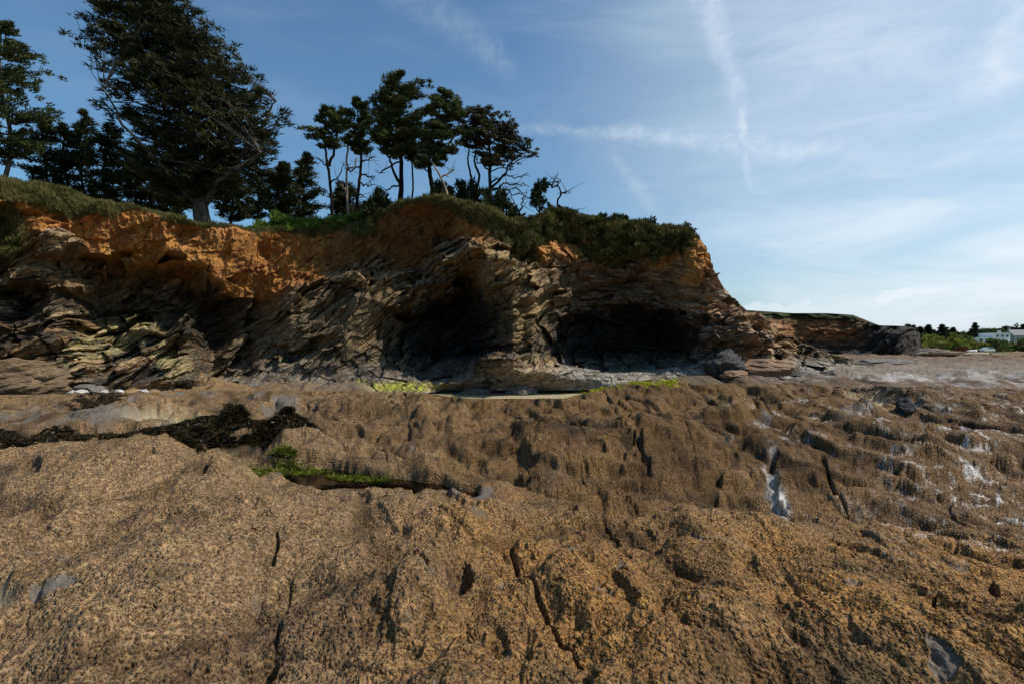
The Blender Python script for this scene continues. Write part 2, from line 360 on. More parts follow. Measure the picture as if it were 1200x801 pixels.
def shore_fields(X, Y, fine=True):
    """height, colour, roughness, grain and masks of the shore for arrays of X and Y (metres)"""
    D = np.maximum(Y, 0.5*np.hypot(X, Y)).clip(0.4); px = 600+FP*X/D
    z0 = base_z(px, D); py = HY+(H-z0)/D*FP
    f = {}
    near = 1-sm(D, 24, 32)
    rk = 1-sm(D, 110, 160)                 # rocky share
    wx = X+0.25*fbm(X*.6, Y*.35, 0, 3, 91); wy = Y
    big = fbm(wx*.42, wy*.22, 0, 4, 1)
    rid = fbm(wx*1.1+Y*.12, wy*.30, 0, 4, 5, ridged=True)
    rid2 = fbm(wx*3.3+Y*.3, wy*.85, 0, 3, 7, ridged=True)
    dist_amp = sm(D, 5, 12)
    bil = np.abs(fbm(wx*.55+9, Y*.30, 0, 3, 15, .4)); lin = fbm(wx*5.5+Y*.25, Y*.55, 0, 3, 17, ridged=True)          # rounded humps with creases between them
    w2x = X+.55*fbm(X*.35, Y*.30, 0, 3, 93)+.12*fbm(X*1.6, Y*1.2, 0, 2, 94); w2y = Y+.7*fbm(X*.30+5, Y*.28, 0, 3, 95)+.14*fbm(X*1.5, Y*1.3, 0, 2, 96)
    A1, AE, aid = worley(w2x*.40+.3, w2y*.27+.6, 45); A2, AE2, aid2 = worley(w2x*1.05, w2y*.72, 46)
    kd = sm(D, 6.0, 9.0)*(1-.25*sm(D, 24, 34)); kn = 1-sm(D, 120, 160)
    dome = (.40-A1*A1)*(.16+.26*kd)+((aid-.5)*sm(AE, 0, .4)-.12)*(.10+.14*kd)+(.5-A2*A2)*(.07+.10*kd)+(aid2-.5)*sm(AE2, 0, .20)*(.045+.07*kd)
    edgec = 4.95+.35*fbm(X*.8, X*0, 0, 3, 97)-.32*sm(px, 1000, 1200)
    lip = sm(px, 440, 540); z0 = z0-lip*.24*sm(D, edgec, edgec+.40)*(1-sm(D, 6.8, 8.6))
    edge2 = 6.35+.3*fbm(X*.9, X*0, 0, 3, 98); z0 = z0-(1-sm(px, 270, 340))*.22*sm(D, edge2, edge2+.4)*(1-sm(D, 7.6, 9.0))
    crease = (1-sm(AE, 0, .07))*.8+(1-sm(AE2, 0, .05))*sm(fbm(X*.6, Y*.5, 0, 2, 99), -.1, .2)*.5
    fc1, fe1, _ = facets(w2x*.75+.3*Y, w2y*.42, 141, 1.4); fc2, fe2, _ = facets(w2x*2.1+.5*Y, w2y*1.15, 142, 1.4)
    z = z0+kn*(fc1*(.05+.07*kd)*sm(fe1, 0, .12+.3*kd)+fc2*(.028+.03*kd)*sm(fe2, 0, .10+.25*kd))+kn*(dome-crease*.05*(1-sm(D, 20, 30)))+big*(.10+.06*dist_amp)+(rid-.2)*(.06-.03*dist_amp)*(1-.2*sm(D, 22, 34))+(rid2-.2)*(.020-.014*dist_amp)*(1-sm(D, 16, 30))+(bil-.25)*.16+(lin-.1)*.008*(1-sm(D, 5, 9))
    med = fbm(X*2.2, Y*1.6, 0, 4, 21)
    # flat topped ledges, one behind the other, in the middle distance
    hN = .19; q5 = z/hN+1.1*fbm(X*.30, Y*.26, 0, 4, 171)+.25*fbm(X*1.6, Y*1.4, 0, 3, 172); l5 = np.floor(q5); r5 = q5-l5
    tm = sm(D, 6.2, 7.8)*(1-sm(D, 21, 24)); z = z+tm*.85*hN*(sm(r5, .50, .98)-r5)+tm*.10*(1-np.abs(2*((Y*.31+X*.11+.8*fbm(X*.2, Y*.2, 0, 3, 173)) % 1)-1))
    z = z+med*(.07-.03*dist_amp)*(1-sm(D, 18, 30))+sculpt(X, Y)
    lum = fbm(X*7, Y*6, 0, 3, 31); z = z+lum*.016*(1-sm(D, 9, 16))
    # pits, knobs and low ledges
    dn = (1-sm(D, 14, 24)); spk = fbm(X*8+.3*Y, Y*4.5, 0, 4, 33); sp2 = fbm(X*2.8+.4*Y, Y*1.4, 0, 4, 35)
    z = z+dn*(-.030*sm(spk, .12, .45)+.020*sm(-spk, .1, .5))-.05*dn*sm(sp2, .20, .34+.2*kd)
    lq = (Y*.55+X*.10+1.6*fbm(X*.09, Y*.12, 0, 3, 37))/1.7; ll = np.floor(lq); lf = lq-ll
    far_l = sm(D, 18, 26)*(1-sm(D, 120, 150)); z = z+far_l*.30*(sm(lf, .0, .7)-sm(lf, .75, 1.0))*(.4+.6*sm(perlin(ll*5.1, X*.12, 0, 39), -.3, .4))
    pe = np.sqrt(((X+1.9)*.90+(Y-6.85)*-.436)**2/1.65**2+((X+1.9)*.436+(Y-6.85)*.90)**2/.46**2)+.55*fbm(X*1.5, Y*1.5, 0, 4, 38)
    z = np.where(pe < 1.6, np.maximum(z, .60*sm(pe, .8, 1.0)+.40*(1-sm(pe, .8, 1.0))), z); z = np.where(pe < 1, np.minimum(z, .40+.24*sm(pe, .75, 1.02)), z)
    # ledges that rise away from the sea of rock and break off behind: overlapping crests
    q1 = (Y+.28*X+1.7*fbm(X*.16, Y*.16, 0, 3, 151)+.25*fbm(X*1.2, Y*1.0, 0, 3, 152))/2.7; l1 = np.floor(q1); r1 = q1-l1
    z = z+(sm(D, 6, 8)*(1-sm(D, 22, 26))*.40+.02)*(r1**1.3*(1-sm(r1, .86, 1.0))-.3)*sm(perlin(l1*3.7, X*.22, 0, 153), -.45, .1)
    q2 = (Y-.4*X+1.2*fbm(X*.3, Y*.3, 0, 3, 154))/1.15; l2 = np.floor(q2); r2 = q2-l2
    z = z+(.035+.09*sm(D, 6, 8)*(1-sm(D, 18, 24)))*(r2**1.3*(1-sm(r2, .84, 1.0))-.3)*sm(perlin(l2*3.1, X*.5, 0, 155), -.3, .2)*(1-sm(D, 30, 40))
    # slanted slabs along the strike, each with a step on its shaded side
    q3 = (X+.22*Y+1.1*fbm(X*.22, Y*.14, 0, 3, 161)+.10*fbm(X*2, Y*1.2, 0, 3, 162))/1.9; l3 = np.floor(q3); r3 = q3-l3
    z = z+(.07+.17*sm(D, 5.5, 8)*(1-.5*sm(D, 20, 30))*(1-.65*sm(px, 900, 980)))*((1-r3)*sm(r3, 0, .20)-.4)*sm(perlin(l3*2.9, Y*.28, 0, 163), -.35, .15)*kn*(1-.5*sm(D, 28, 40))
    q4 = (X*1.0-.12*Y+.6*fbm(X*.5, Y*.3, 0, 3, 164)+.06*fbm(X*4, Y*2, 0, 2, 165))/.8; l4 = np.floor(q4); r4 = q4-l4
    z = z+(.028+.06*sm(D, 5.5, 8)*(1-.5*sm(px, 900, 980)))*((1-r4)*sm(r4, 0, .2)-.4)*sm(perlin(l4*2.3, Y*.5, 0, 166), -.2, .3)*(1-sm(D, 18, 26))
    low = np.maximum((1-sm(r1, .0, .22))*sm(perlin(l1*3.7, X*.22, 0, 153), -.45, .1)*sm(D, 6, 8), (1-sm(r3, 0, .14))*.8)*sm(fbm(X*1.1, Y*.8, 0, 3, 167), -.3, .2)*(1-sm(D, 22, 26))  # mask for shade painted into gullies and the feet of steps
    # dipping beds cut into steps
    s = (wx*.50+z*1.1+.12*med)/.34; li = np.floor(s); fr = s-li
    z = z+(.05*sm(fr, 0, .80)-.05*sm(fr, .80, 1.0))*(.35+.65*sm(big, -.2, .3))*(1-.6*sm(D, 6, 8))*rk*(1-.8*sm(D, 18, 28))
    # joints and fissures
    F1, FE, cid = worley(wx*.55+3.7, wy*.24+1.3, 41)
    on = sm(fbm(X*.4, Y*.4, 0, 2, 61), .12, .35)*.35
    crack = (1-sm(FE, .0, .045))*on
    F1b, FEb, cidb = worley(wx*1.7+Y*.35, wy*.75, 43)
    on2 = sm(fbm(X*.8, Y*.5, 0, 2, 67), .05, .35)
    crack2 = (1-sm(FEb, .0, .05))*on2
    nzp = fbm(X*2.5, Y*2.0, 0, 3, 71)
    ck = [([(600, 640), (618, 690), (650, 745), (692, 800)], 5, .6), ([(250, 540), (215, 585), (130, 640), (20, 672)], 6, .8),
          ([(905, 545), (903, 575), (915, 600), (932, 608)], 9, .9), ([(690, 570), (735, 578), (758, 594)], 5, .8), ([(180, 545), (100, 585)], 4, .6),
          ([(965, 540), (975, 562), (990, 580)], 4, .7), ([(1160, 690), (1172, 712)], 6, 1.0), ([(1095, 715), (1093, 750)], 4, .8),
          ([(870, 655), (900, 663)], 7, .9), ([(1110, 575), (1118, 600), (1130, 610)], 6, .7), ([(430, 655), (500, 690), (545, 700)], 4, .25),
          ([(325, 630), (318, 660)], 4, .7), ([(750, 525), (757, 550)], 5, .8), ([(440, 478), (470, 470)], 6, .8), ([(345, 520), (385, 512)], 4, .8)]
    cm = 0
    wob = 9*fbm(px*.03, py*.05, 0, 3, 73); wob2 = 6*fbm(px*.03+7, py*.05, 0, 3, 74)
    for pts, w, st in ck: cm = np.maximum(cm, seg(px+wob, py+wob2, pts, w*.8, nzp*.9)*st)
    crack = np.maximum(crack*.8, cm)
    z = z-crack*(.07+.004*D)-crack2*.03
    hole = np.maximum(ell(px, py, 538, 682, 14, 14, 0, .3, nzp*.3), ell(px, py, 35, 558, 12, 8, 0, .3, nzp*.3))
    z = z-hole*.09
    # bare slate, stripped of barnacles
    bare = 0
    for e in [(95, 645, 44, 6, -30), (60, 705, 40, 9, -10), (560, 622, 24, 12, 20), (130, 498, 150, 9, 3), (15, 497, 60, 10, 0), (250, 470, 70, 5, 0), (610, 590, 30, 5, -15), (340, 482, 60, 5, -8), (1000, 500, 26, 6, 0),
              (895, 505, 24, 5, -10), (940, 520, 30, 5, 5), (908, 575, 13, 36, -14), (715, 505, 12, 8, 0), (840, 520, 14, 8, 0), (650, 560, 26, 14, -60)]:
        bare = np.maximum(bare, ell(px, py, *e, .6, nzp*1.5+.25))
    fg = sm(py, 600, 700)*sm(px, 400, 700)
    spots = sm(fbm(X*5.5, Y*4.5, 0, 3, 75)+.05*fg*sm(px, 500, 1100)-.04*(1-sm(px, 300, 600)), .30, .36)
    bare = np.maximum(bare, spots*sm(py, 480, 540)*.62)
    bare = sm(bare+.55*fbm(X*7, Y*5, 0, 4, 76), .42, .60)*sm(AE, .05, .3)
    z = z-.015*bare*(1-sm(D, 12, 20))
    farbare = sm(D, 20, 28)
    slate = np.maximum(bare, farbare*sm(px, 250, 420)*(1-sm(D, 40, 60)))
    # white barnacle patches on the right hand slope
    wzone = sm(px, 960, 1180)*sm(py, 455, 500)*(1-sm(py-(px-1000)*.25, 600, 650))
    wn = fbm(X*4, Y*3, 0, 4, 77)
    wsp = sm(fbm(X*16, Y*11, 0, 3, 78), -.05, .2)
    white = sm(wn+.9*fbm(X*13, Y*9, 0, 3, 82), .12, .42)*wzone
    white = np.maximum(white, sm(fbm(X*3, Y*2, 0, 3, 79), .12, .35)*ell(px, py, 960, 510, 120, 60, 0, .6)*.8*wsp)
    white = white*sm(AE, .03, .22)
    white = np.maximum(white, ell(px, py, 912, 580, 8, 32, -18, .6, nzp*2)*.8*sm(fbm(X*9, Y*6, 0, 3, 87), -.25, .1))  # pale streak along the gully, broken up by noise
    shelf = sm(px, 930, 1080)*ell(py, py*0, 450, 0, 10, 9)*0
    white2 = ell(px, py, 1120, 449, 150, 4, 0, .6, nzp)*.55*sm(fbm(X*1.5, Y*1.2, 0, 4, 84), -.2, .2)
    # water worn sand
    nf = fbm(X*.5, Y*.5, 0, 3, 83)
    sand = np.maximum(sm(D, 22.6, 23.6)*(1-sm(D, 29, 30))*sm(px, 500, 540)*(1-sm(px, 680, 720)), ell(px, py, 1022, 476, 28, 7, 0, .3, nzp*.4))
    sand = np.maximum(sand, ell(px, py, 488, 460, 50, 8, 0, .3)*.9)
    sand = np.maximum(sand, ell(px, py, -25, 705, 42, 18, 0, .4, nzp*.6))
    sand = np.maximum(sand, ell(px, py, 300, 500, 45, 8, -5, .4, nzp)*.8)
    sand = np.maximum(sand, ell(px, py, 215, 497, 60, 4, 0, .4, nzp)*.8)
    strip = sm(D, 112, 135)*(1-sm(D, 190, 220)); sand = np.maximum(sand, strip)
    sandz = np.where(D < 60, z0, .05)
    z = lerp(z, np.minimum(sandz, z)*.25+sandz*.75-.02+.01*nf, sand)
    land = sm(D, 190, 230)
    cr = np.interp(px, [0, 250, 400, 500, 545, 660, 700, 740, 780, 850, 930, 1000, 1200], [462, 458, 457, 460, 466.5, 466.5, 457, 447, 447, 448, 447, 451, 453])
    cr = cr+(7*fbm(px*.022, 0*px, 0, 4, 89)+2)*sm(px, 690, 760)
    los = 2.19-(cr-HY)/FP*D+.05*fbm(X*1.0, Y*.3, 0, 4, 88); inn = sm(D, 10, 14)*(1-sm(D, 23.4, 24.4))
    z = lerp(z, np.minimum(z, los), inn)
    # ---- grain: barnacles and young mussels as small lumps
    grain = (1-np.clip(.78*bare+sand+crack*.6, 0, 1))*(1-farbare*.8)
    if fine:
        G1, _, gc = worley(X*31, Y*31, 51); G3, _, _ = worley(X*8.5+.4*Y, Y*7, 57); G2, _, _ = worley(X*62, Y*62, 53)
        cl_ = sm(fbm(X*9, Y*9, 0, 2, 55), -.35, .4)
        fgk = sm(py, 560, 640)
        z = z+grain*((.75-G1)*.012*(.25+cl_)*(.45+.75*fgk)+(.7-G2)*.005)*(1-sm(D, 5.2, 8))+grain*(.7-G3)*.022*sm(D, 4.5, 7)*(1-sm(D, 14, 20))*(.3+.7*sm(sp2, -.3, .3))
    # ---- colours
    n1 = fbm(X*1.3, Y*.9, 0, 4, 101)[..., None]; n2 = fbm(X*.35, Y*.25, 0, 3, 103)[..., None]; n3 = fbm(X*12, Y*10, 0, 3, 105)[..., None]
    brown = np.array([.175, .105, .046]); pale = np.array([.205, .132, .068]); rust = np.array([.215, .112, .034])
    c = lerp(brown, pale, sm((1-sm(px, 350, 650))*.8+n2[..., 0]*.8, -.1, .9)[..., None])
    c = lerp(c, rust, (sm(py, 590, 640)*sm(px, 380, 620)*sm(n1[..., 0], -.5, .4)*.85)[..., None])
    c = lerp(c, np.array([.145, .086, .043]), (sm(px, 850, 1100)*(1-sm(py, 590, 640))*.8)[..., None])
    c = lerp(c, np.array([.128, .072, .027]), ((1-sm(py, 585, 608))*sm(px, 380, 600)*(1-sm(px, 950, 1100))*.75)[..., None])
    c = c*(1+.45*n1+.25*n3+.35*n2); c = lerp(c, c*np.array([.42, .40, .40]), (sm(fbm(X*2.6, Y*1.5, 0, 5, 122), .08, .36)*sm(D, 5.5, 8)*(1-sm(D, 22, 28))*.7)[..., None]); c = lerp(c, c*np.array([.50, .48, .50]), (sm(fbm(X*.9, Y*.6, 0, 4, 106), .10, .42)*.8)[..., None]); c = lerp(c, np.array([.26, .17, .09]), (sm(fbm(X*1.4+20, Y*.9, 0, 4, 108), .15, .5)*.5)[..., None])
    c = lerp(c, np.array([.06, .045, .025]), sm(fbm(X*3, Y*2.2, 0, 4, 107), .15, .45)[..., None]*.6)
    sl = np.array([.105, .094, .083])*(1+.5*fbm(X*6, Y*3, 0, 4, 109)[..., None])
    c = lerp(c, np.array([.060, .045, .028]), (low*.55*sm(D, 4, 7))[..., None]); c = c*(1-.6*crease*(1-sm(D, 20, 26)))[..., None]*(.92-.5*(dn*sm(spk, .10, .40)*sm(D, 5, 8)))[..., None]*(1+.25*dn*sm(-spk, .1, .5))[..., None]  # shade of gullies and creases darkened into the rock colour
    c = lerp(c, sl, np.clip(slate*.85, 0, 1)[..., None])
    fr2 = fbm(wx*4, wy*1.2, z0*3, 4, 111)
    lb = fbm(X*.25, Y*1.1, 0, 4, 115)[..., None]; gs = np.array([.17, .14, .11])*(1+.5*fr2[..., None]+.6*lb)
    far = sm(D, 24.5, 30)*sm(px, 560, 760)
    c = lerp(c, gs, (far*.85)[..., None])
    farbrown = np.array([.115, .078, .052])*(1+.5*fr2[..., None]+.8*lb)
    c = lerp(c, farbrown, (sm(D, 38, 60)*rk*.85)[..., None])
    c = lerp(c, np.array([.58, .56, .54]), np.clip(white*.85+white2*.7, 0, 1)[..., None])
    c = lerp(c, np.array([.012, .012, .012]), np.clip(crack*.5+hole*.4, 0, .9)[..., None])
    yel = ell(px, py, 765, 449, 30, 7, 0, .5, nzp*1.2)*sm(fbm(X*3, Y*2, 0, 3, 113), -.05, .15)
    yel = np.maximum(yel, ell(px, py, 702, 460, 25, 5, 0, .5, nzp)*sm(nzp, 0, .2))
    yel = np.maximum(yel, ell(px, py, 465, 453, 60, 6, 0, .5, nzp)*sm(fbm(X*2, Y*2, 0, 3, 114), -.25, .05))
    c = lerp(c, np.array([.30, .31, .02]), (yel*.85)[..., None])
    grn = np.maximum(ell(px, py, 335, 563, 50, 8, 10, .5, nzp*1.2), ell(px, py, 425, 573, 55, 9, 5, .4, nzp*.8))
    c = lerp(c, np.array([.06, .08, .012]), (grn*.8*sm(nzp, -.3, .2))[..., None])
    c = lerp(c, np.array([.30, .25, .155])*(1+.08*n3), sand[..., None])
    c = lerp(c, np.array([.10, .13, .03])*(1+.3*n1), land[..., None])
    weed = 0
    for e in [(140, 518, 150, 9, 3), (265, 520, 70, 6, 5), (115, 486, 36, 7, -6), (15, 520, 45, 9, -10), (60, 512, 30, 7, 0), (330, 527, 60, 5, -8), (1040, 465, 60, 4, 0), (330, 515, 45, 5, -25), (10, 560, 14, 6, 0)]:
        weed = np.maximum(weed, ell(px, py, *e, .35, nzp*.7))
    weed = weed*(1-sand)*sm(fbm(X*1.6, Y*2.2, 0, 4, 120), -.30, -.05)
    c = lerp(c, np.array([.022, .017, .010]), (weed*.9)[..., None])
    wetm = np.clip(bare*.8+white2+ell(px, py, 912, 580, 12, 36, -16, .5), 0, 1)
    rough = .88-.22*wetm-.3*ell(px, py, 912, 580, 12, 36, -16, .5)-.2*weed-.2*white2
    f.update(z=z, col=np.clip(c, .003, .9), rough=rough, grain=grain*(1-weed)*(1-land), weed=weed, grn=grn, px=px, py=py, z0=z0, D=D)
    return f

def build_shore():
    # fan of bearings and distances around the viewpoint, finest where the photograph looks
    tpx = np.concatenate([np.linspace(-20, 1220, 1250)])
    th_in = np.arctan((tpx-600)/FP)
    th_l = np.radians(np.linspace(-178, -43.5, 150)); th_r = -th_l[::-1]
    th = np.concatenate([th_l, th_in, th_r])
    r = [0.35]
    while r[-1] < 26: r.append(r[-1]+min(max(.0042*r[-1], r[-1]**2/(1.35*FP)*.95, .006), .052))
    while r[-1] < 2600: r.append(r[-1]*1.012)
    r = np.array(r)
    # distance along a bearing scaled so that rows are lines of equal depth inside the view
    TH, R = np.meshgrid(th, r)
    k = 1/np.maximum(np.cos(TH), .70)
    X = np.sin(TH)*R*k; Y = np.cos(TH)*R*k
    f = shore_fields(X, Y)
    V = np.stack([X, Y, f['z']], -1)
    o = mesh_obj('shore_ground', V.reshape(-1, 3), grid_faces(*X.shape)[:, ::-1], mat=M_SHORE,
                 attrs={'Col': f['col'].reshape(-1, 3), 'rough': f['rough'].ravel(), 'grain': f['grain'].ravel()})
    tag(o, kind='structure', label='brown barnacle covered rock shore sloping down to the foot of the cliff')
    print('shore verts', len(V.reshape(-1, 3)))
    return o
build_shore()
# ================================================================= THE CLIFFS
CL = {
 -300: [(150,18),(300,18.5),(400,18),(475,16.5)],
 -100: [(192,20),(250,20.5),(300,21.2),(400,20.2),(470,19)],
 0:   [(209,23.2),(238,22.9),(262,24),(300,23.6),(340,23),(400,22.3),(430,22),(466,21)],
 30:  [(214,23.7),(240,23.4),(262,23.9),(285,23.6),(300,23.7),(340,23.6),(355,24.6),(380,24),(400,22.7),(430,22.2),(466,21)],
 60:  [(222,24.3),(245,24),(262,24.5),(276,23.6),(288,23.3),(300,24.8),(318,25),(335,24),(360,24),(385,23.4),(430,22.8),(466,21.6)],
 90:  [(230,25),(250,24.6),(268,25.1),(290,24.6),(305,26),(320,27),(340,25.2),(365,25.6),(385,24.6),(410,23.6),(440,23.2),(466,22)],
 120: [(236,25.5),(250,25.3),(275,25.7),(300,25.7),(312,27.3),(345,28),(380,27.3),(400,25.2),(412,25.4),(430,24.2),(464,22.8)],
 180: [(247,26.3),(262,26.4),(290,26.8),(303,27.3),(320,29.5),(350,30),(375,29.2),(384,25.6),(396,25.8),(402,27),(420,25.4),(440,25),(464,23.6)],
 220: [(256,27.2),(275,27.8),(298,26.9),(308,27.3),(325,30.2),(360,30.5),(380,29.2),(388,26.4),(400,26.2),(412,27.5),(425,25.8),(440,25.6),(462,24.6)],
 250: [(262,27.8),(280,27.3),(300,27.6),(320,27.6),(335,28.2),(350,30.5),(370,31.8),(400,32),(435,31.4),(450,28),(462,25.5)],
 290: [(268,29),(300,29.8),(330,30.8),(360,31.5),(400,31.8),(425,30.4),(440,28.4),(452,26.8),(462,25.8)],
 305: [(269,30.6),(300,31.5),(340,31.8),(378,31.3),(410,29.6),(432,28),(448,26.9),(462,25.8)],
 340: [(268,31.6),(300,31.5),(330,31.2),(345,30.2),(375,28.9),(405,28.2),(408,29.3),(418,29.4),(424,27.6),(445,26.8),(462,25.8)],
 375: [(267,31.6),(300,31.4),(322,30.9),(338,29.8),(370,28.5),(400,27.9),(406,29),(414,29.2),(420,27.5),(445,26.6),(462,25.7)],
 405: [(264,31.5),(300,31.3),(318,31),(330,29.6),(345,29),(370,28.1),(410,27.5),(440,26.7),(462,25.6)],
 440: [(252,30.5),(280,30.8),(300,30.8),(322,30.6),(336,29),(360,28.2),(375,28.3),(400,28),(430,27),(462,25.6)],
 465: [(240,29.6),(262,30.3),(290,30.6),(315,30.8),(328,29),(345,28.2),(366,28.3),(380,30.4),(410,30.2),(428,28),(445,26.8),(462,25.6)],
 490: [(233,28.9),(260,30),(290,30.3),(312,30.4),(324,28.2),(345,28),(358,28.6),(372,31),(415,31),(435,29.6),(448,26.6),(462,25.5)],
 520: [(230,28.5),(250,28.9),(280,30),(296,29.6),(308,27.8),(325,27.7),(338,29.4),(360,31.8),(412,31.8),(436,30),(447,26.6),(457,27.2)],
 550: [(237,28.3),(265,28.8),(288,27.6),(296,27),(303,27.2),(316,29.6),(345,31.3),(390,31.6),(412,30.4),(428,27.4),(445,26.2),(457,27.2)],
 570: [(244,28.2),(270,28.5),(288,27.7),(298,26.7),(330,26.9),(350,28.6),(372,29.6),(395,29.8),(410,28),(430,26.4),(457,27.2)],
 600: [(258,28.3),(285,28.4),(305,27.2),(340,26.9),(380,26.7),(410,26.5),(435,26),(457,27.2)],
 625: [(258,29),(290,28.6),(308,27.8),(340,27.2),(372,27.2),(395,26.9),(412,26.4),(435,26.2),(457,27.2)],
 645: [(248,29.6),(275,29.5),(292,28.8),(315,28.4),(345,28.4),(368,29),(385,29.8),(405,28.6),(425,27.2),(440,26.4),(457,27.2)],
 680: [(254,29.8),(290,30),(305,29.6),(330,30.4),(360,30.6),(375,32),(428,31.8),(431,27.8),(443,26.9),(457,27.2)],
 730: [(260,29.8),(290,30),(320,30.4),(350,30.4),(372,32),(430,31.8),(433,27.6),(444,26.5),(458,26)],
 780: [(266,29.5),(285,29.1),(310,29.4),(340,29.4),(358,29.7),(372,31.6),(427,31.6),(430,27.8),(440,26.7),(455,26.2)],
 808: [(270,28.9),(290,28.2),(320,28),(345,28.3),(358,27.4),(366,27.2),(376,29.2),(422,30.2),(427,27.6),(438,26.8),(453,26.2)],
 822: [(280,28.8),(300,28),(325,27.6),(345,27.9),(356,27.2),(372,26.9),(382,27.8),(412,28.6),(426,27.6),(436,26.8),(452,26.2)],
 832: [(305,29),(320,28),(340,27.4),(352,27.2),(366,26.9),(392,26.6),(410,27.4),(430,27),(450,26.2)],
 848: [(336,29),(350,27.9),(362,27.2),(372,26.9),(385,26.5),(398,26.4),(406,27.4),(428,27),(449,26.2)],
 862: [(352,29.2),(362,28.1),(376,27.2),(392,26.7),(405,26.6),(412,27),(430,26.6),(448,26.2)],
 885: [(372,30.2),(384,28.6),(396,27.6),(408,27),(425,27.3),(432,26.9),(446,26.4)],
 905: [(386,31),(398,29.2),(408,28),(420,27.6),(428,27.6),(445,26.8)],
 935: [(400,33),(410,31),(420,29.2),(430,28),(444,27)],
 965: [(412,35),(420,33),(430,30),(444,27.6)],
 1000:[(421,36),(427,34),(435,31),(446,28)],
}
def view_field(tab, px0, px1, ncol, nrow, blur, warp=0):
    """top and base rows and a depth for every (row, column), from the knots"""
    ks = sorted(tab); cols = np.linspace(px0, px1, ncol)
    tt = np.linspace(0, 1, nrow)
    top = np.interp(cols, ks, [tab[k][0][0] for k in ks]); bot = np.interp(cols, ks, [tab[k][-1][0] for k in ks])
    Yk = []
    for k in ks:
        a = np.array(tab[k], float); s = (a[:, 0]-a[0, 0])/(a[-1, 0]-a[0, 0])
        Yk.append(s)
    rowpy = top[None]+(bot-top)[None]*tt[:, None]
    Dk = []
    for k in ks:                                    # depth as a function of picture height, per knot column
        a = np.array(tab[k], float); pys = np.arange(130, 481, 1.0)
        Dk.append(np.interp(pys, a[:, 0], a[:, 1]))
    Dk = np.array(Dk)                               # knots x 351
    Dc = np.array([np.interp(cols, ks, Dk[:, j]) for j in range(Dk.shape[1])])   # 351 x cols
    w = int(blur*ncol/(px1-px0)); kk = np.exp(-np.linspace(-2, 2, 2*w+1)**2/2); kk /= kk.sum()
    Dc = np.apply_along_axis(lambda r: np.convolve(np.pad(r, w, 'edge'), kk, 'valid'), 1, Dc)
    kv = np.exp(-np.linspace(-2, 2, 5)**2/2); kv /= kv.sum()
    Dc = np.apply_along_axis(lambda r: np.convolve(np.pad(r, 2, 'edge'), kv, 'valid'), 0, Dc)
    t_ = tt[:, None]*(1-tt[:, None])*4; PXc = cols[None]; wv = warp*t_*(fbm(PXc*.028+rowpy*.012, rowpy*.045, 0, 3, 180)+1.1*facets(PXc*.030-rowpy*.02, rowpy*.05+PXc*.02, 181, 1.0)[0])
    j = np.clip(rowpy+wv-130, 0, 349.99); ji = j.astype(int); fr = j-ji
    ci = np.arange(ncol)[None].repeat(nrow, 0)
    D = Dc[ji, ci]*(1-fr)+Dc[ji+1, ci]*fr
    return np.broadcast_to(cols[None], D.shape).copy(), rowpy, D

def strata(X, Y, Z, s, amp, freq, th, seed):
    """beds of thickness th standing out by different amounts"""
    q = s/th+.6*fbm(X*.4, Z*.4, Y*.4, 3, seed+3); i = np.floor(q); f = q-i
    a = perlin(i*7.31+.5, X*freq, Y*freq*.6+i*1.7, seed); b = perlin((i+1)*7.31+.5, X*freq, Y*freq*.6+(i+1)*1.7, seed)
    return amp*lerp(a, b, sm(f, .78, 1.0)), i

